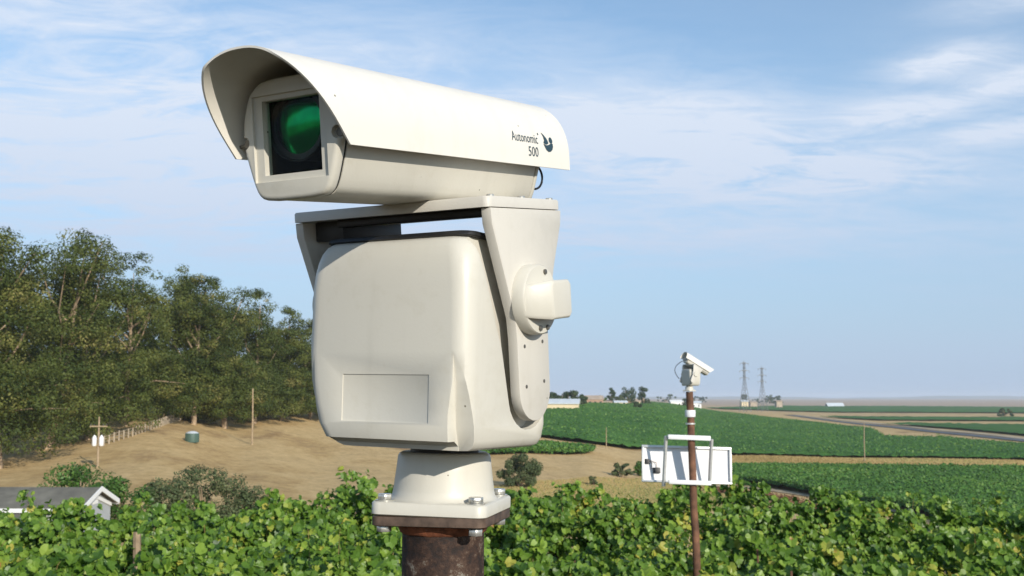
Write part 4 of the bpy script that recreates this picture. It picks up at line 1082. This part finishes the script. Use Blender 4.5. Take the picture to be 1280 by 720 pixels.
utility_pole(1081, 578, 532, .13, 'bare wooden pole between the vineyard blocks at right')
utility_pole(758, 561, 535, .11, 'short wooden stake pole at the edge of the valley vineyard')
utility_pole(427, 540, 500, .10, 'thin pole at the grove edge beside the camera')
def fence(pix, n, hgt, label, rails=0):
    P = [ground_at(u, v) for u, v in pix]; P = np.array(P)
    L = np.concatenate([[0], np.cumsum(np.linalg.norm(np.diff(P, axis=0), axis=1))]); t = np.linspace(0, L[-1], n)
    X, Y = np.interp(t, L, P[:, 0]), np.interp(t, L, P[:, 1])
    root = empty('fence', (X[0], Y[0], ter(X[0], Y[0]))); o0 = np.array(root.location)
    for x, y in zip(X, Y):
        b = MB(); z = ter(x, y)-o0[2]; b.box(x-o0[0]-.07, x-o0[0]+.07, y-o0[1]-.07, y-o0[1]+.07, z-.3, z+hgt*rng.uniform(.93, 1.07)); b.build('post', 'fence_wood', root)
    for f_ in rails:
        b = MB(); b.tube([(x-o0[0], y-o0[1]-.1, ter(x, y)-o0[2]+hgt*f_) for x, y in zip(X, Y)], .035, 4); b.build('rail', 'fence_wood', root)
    tag(root, label, 'fence')
fence([(130, 557), (165, 546), (200, 534), (232, 524)], 34, 1.35, 'post fence climbing the dry slope below the left grove', (.35, .6, .9))
fence([(292, 522), (330, 519), (365, 517), (400, 518)], 30, 1.35, 'post fence along the top of the dry field', (.35, .6, .9))
fence([(334, 648), (352, 647), (372, 649), (390, 648)], 6, 1.0, 'short pale rail fence glimpsed between the vines', (.3, .55, .8, 1.0))
tx, ty = ground_at(240, 553); tk = empty('water_tank', (tx, ty, ter(tx, ty)))
b = MB(); b.lathe([(1.0, 0), (1.02, .1), (1.02, 1.25), (.98, 1.35)], 20); b.build('tank_body', 'green_box', tk)
b = MB(); b.lathe([(.98, 1.352), (.6, 1.58), (.25, 1.66), (.05, 1.68)], 20); b.build('tank_lid', 'barn_roof', tk)
for q in range(8):
    a = q*math.pi/4; b = MB(); b.box(1.02*math.cos(a)-.03, 1.02*math.cos(a)+.03, 1.02*math.sin(a)-.03, 1.02*math.sin(a)+.03, .05, 1.3); b.build('rib', 'green_box', tk)
tag(tk, 'small dark green water tank on the dry slope', 'tank')

# ------------------------------------------------------------------ far buildings and pylons
def gabled(name, u, r_, w, dpt, hw, hr, rot, wall, roof, label, windows=0, along=True):
    x, y = at_range(u, r_); root = empty(name, (x, y, ter(x, y)), (0, 0, rot))
    b = MB(); b.prism([(-dpt/2, -1), (dpt/2, -1), (dpt/2, hw), (0, hr-.1), (-dpt/2, hw)], 'x', -w/2, w/2); b.build('wall', wall, root, smooth=None)
    for s_ in (-1, 1):
        b = MB(); b.prism([(s_*(dpt/2+.5), hw-.25), (s_*(dpt/2+.5), hw+.05), (0, hr+.25), (0, hr-.05)], 'x', -w/2-.6, w/2+.6); b.build('roof_slope', roof, root, smooth=None)
    for k in range(windows):
        xx = -w/2 + (k+.5)*w/windows; b = MB(); b.box(xx-.8, xx+.8, -dpt/2-.06, -dpt/2+.02, 1.0, 2.4); b.build('window', 'glassy', root)
    tag(root, label, 'building'); return root
gabled('barn', 688, 425, 22, 9, 3.4, 4.9, rad(-6), 'barn_wall', 'barn_roof', 'long cream barn with pale metal roof beside the camera')
gabled('house', 739, 760, 15, 12, 4.0, 6.4, rad(5), 'brown_wall', 'brown_roof', 'brown house among the far trees', 4)
gabled('shed', 761, 800, 12, 7, 2.4, 3.4, rad(-4), 'barn_wall', 'brown_roof', 'low tan shed right of the brown house', 3)
gabled('shed', 775, 790, 9, 6, 2.6, 3.6, rad(8), 'barn_wall', 'barn_roof', 'small cream shed before the twin far trees', 2)
gabled('shed', 793, 900, 14, 8, 3.0, 5.0, rad(0), 'barn_wall', 'brown_roof', 'long tan shed below the twin far trees', 4)
gabled('shed', 848, 1150, 18, 9, 4.2, 6.0, rad(3), 'white_trim', 'white_trim', 'white shed left of the thin pole on the plain', 3)
gabled('shed', 867, 1150, 15, 9, 4.6, 6.6, rad(-5), 'white_trim', 'barn_roof', 'white shed right of the thin pole on the plain', 3)
gabled('shed', 930, 1350, 8, 8, 8.0, 9.5, rad(3), 'barn_wall', 'barn_roof', 'tall pale silo shed below the nearer pylon', 2)
gabled('shed', 941, 1350, 8, 8, 7.0, 8.0, rad(3), 'brown_roof', 'brown_roof', 'tan block shed between the pylons', 2)
gabled('shed', 973, 1350, 7, 8, 9.0, 10.0, rad(3), 'brown_roof', 'brown_roof', 'tan tower shed right of the pylons', 2)
gabled('shed', 1043, 1700, 24, 14, 2.0, 6.5, rad(0), 'brown_roof', 'barn_roof', 'pale low building on the plain right of the pylons', 3)
def pylon(u, base_v, top_v, r_, label):
    x, y = at_range(u, r_); g = ter(x, y); H = (497-top_v)/1350*r_ + CZ - g
    root = empty('transmission_pylon', (x, y, g), (0, 0, rad(20)))
    def hw(z): t = z/H; return (H*.085*(1-t/.62) + H*.016*t/.62) if t < .62 else H*.016
    lv = [0, .14, .27, .39, .50, .58, .66, .74, .82, .90, .97]; w_ = .17
    for sx in (-1, 1):
        for sy in (-1, 1):
            b = MB(); b.tube([(sx*hw(H*q), sy*hw(H*q), H*q) for q in lv], w_, 4); b.build('leg', 'pylon', root, smooth=None)
    b = MB()
    for a, c in zip(lv, lv[1:]):
        for (p, q) in (((-1, -1), (1, -1)), ((1, -1), (1, 1)), ((1, 1), (-1, 1)), ((-1, 1), (-1, -1))):
            for (s0, s1) in ((p, q), (q, p)):
                b.tube([(s0[0]*hw(H*a), s0[1]*hw(H*a), H*a), (s1[0]*hw(H*c), s1[1]*hw(H*c), H*c)], .085, 3)
    br_ = b.build('bracing', 'pylon', root, smooth=None); br_['kind'] = 'stuff'
    for z, L_ in ((.66, .105), (.80, .115), (.945, .10)):
        b = MB(); b.prism([(-H*L_, H*z), (0, H*z+H*.018), (H*L_, H*z), (0, H*z-H*.004)], 'y', -.5, .5); b.build('cross_arm', 'pylon', root, smooth=None)
        for s_ in (-1, 1):
            b = MB(); b.tube([(s_*H*L_*.95, 0, H*z), (s_*H*L_*.95, 0, H*z-H*.035)], .22, 5); b.build('insulator', 'pylon', root)
    b = MB(); b.tube([(-hw(H*.97), 0, H*.97), (0, 0, H)], .2, 4); b.build('peak', 'pylon', root, smooth=None)
    tag(root, label, 'pylon', 'lattice pylons across the valley')
pylon(931, 521, 452, 1000, 'taller and nearer lattice power pylon right of the thin pole')
pylon(953, 521, 459, 1080, 'shorter lattice power pylon right of the taller one')
b = MB()
hx = np.linspace(-9000, 11000, 120); V = []
for x in hx:
    z = 14 + 14*math.sin(x*.0007+1)**2 + 6*math.sin(x*.0031) + 3*math.sin(x*.009)
    V.append((x, 11200, max(4, z)+CZ-12))
n = len(V)
vb = [b.bm.verts.new((x, y-700, CZ-14)) for x, y, z in V]; vt = [b.bm.verts.new(p) for p in V]; vk = [b.bm.verts.new((x, y+500, CZ-14)) for x, y, z in V]
for i in range(n-1):
    b.bm.faces.new((vb[i], vb[i+1], vt[i+1], vt[i])); b.bm.faces.new((vt[i], vt[i+1], vk[i+1], vk[i]))
o = b.build('hills', 'hill'); o['kind'] = 'structure'
# dry grass along the field margins and the slope: uncountable blades
def grass(name, pix, n, size, label, mat='dry_grass', green=0.0):
    poly = [tuple(ground_at(u, v)) for u, v in pix]; pa = np.array(poly)
    px = rng.uniform(pa[:, 0].min(), pa[:, 0].max(), n*3); py = rng.uniform(pa[:, 1].min(), pa[:, 1].max(), n*3)
    k = inside(poly, px, py); px, py = px[k][:n], py[k][:n]
    P = np.stack([px, py, terr(px, py)+size*.25], 1)
    V = leaf_quads(P, np.tile([.2, -1.0, .25], (len(P), 1)), size, .45, .45)
    patch = .5+.5*np.sin(px*.09+np.sin(py*.05)*2)*np.sin(py*.06+1)
    t = np.clip(patch*.5 + green + rng.normal(.2, .2, len(P)), 0, 1 if green >= 0 else .72)
    o = finish(name, quads_mesh(name, V, t), mat); tag(o, label, 'grass', kind='stuff')
grass('dry_grass', [(905, 570.5), (1000, 572), (1280, 576), (1280, 591), (1000, 589), (905, 588)], 26000, .75, 'pale dry grass strip between the valley vineyards')
grass('dry_grass', [(560, 618), (640, 604), (700, 600), (800, 598), (880, 604), (905, 612), (960, 628), (900, 640), (560, 640)], 30000, .26, 'dry and greenish grass on the bank below the shrubs', green=.30)
def scrub(name, pix, n, size, wid, label):
    P = np.array([ground_at(u, v) for u, v in pix]); L = np.concatenate([[0], np.cumsum(np.linalg.norm(np.diff(P, axis=0), axis=1))])
    t = rng.uniform(0, L[-1], n); t = t + 1.2*np.sin(t*.9)
    px = np.interp(t, L, P[:, 0]) + rng.normal(0, wid, n); py = np.interp(t, L, P[:, 1]) + rng.normal(0, wid, n)
    h_ = rng.uniform(0, 1, n)*(.55+.45*np.sin(t*.7))*1.0
    Q = np.stack([px, py, terr(px, py)+h_], 1)
    V = leaf_quads(Q, np.tile([.2, -1, .4], (n, 1)), size, .6, .7)
    o = finish(name, quads_mesh(name, V, np.clip(rng.normal(.5, .3, n), 0, 1)), 'red_scrub'); tag(o, label, 'scrub', kind='stuff')
scrub('dry_scrub', [(885, 613), (940, 619), (1000, 630), (1040, 641)], 7000, .34, 1.0, 'reddish dry scrub on the bank below the dirt track')

# ------------------------------------------------------------------ haze over the valley
b = MB(); b.box(-14000, 14000, -13000, 13500, -15.5, 43)
hz_o = b.build('haze', None, smooth=None)
m = bpy.data.materials.new('haze_air'); m.use_nodes = True; nt = m.node_tree; nt.nodes.clear()
pv_ = nt.nodes.new('ShaderNodeVolumePrincipled'); pv_.inputs['Color'].default_value = (0.80, 0.88, 1.0, 1)
pv_.inputs['Density'].default_value = 0.0001; pv_.inputs['Anisotropy'].default_value = 0.0
mo = nt.nodes.new('ShaderNodeOutputMaterial'); lk(nt, pv_.outputs[0], mo.inputs['Volume'])
hz_o.data.materials.append(m); tag(hz_o, 'thin pale blue haze over the whole valley', 'haze', kind='stuff')
print('all done', len(bpy.data.objects))
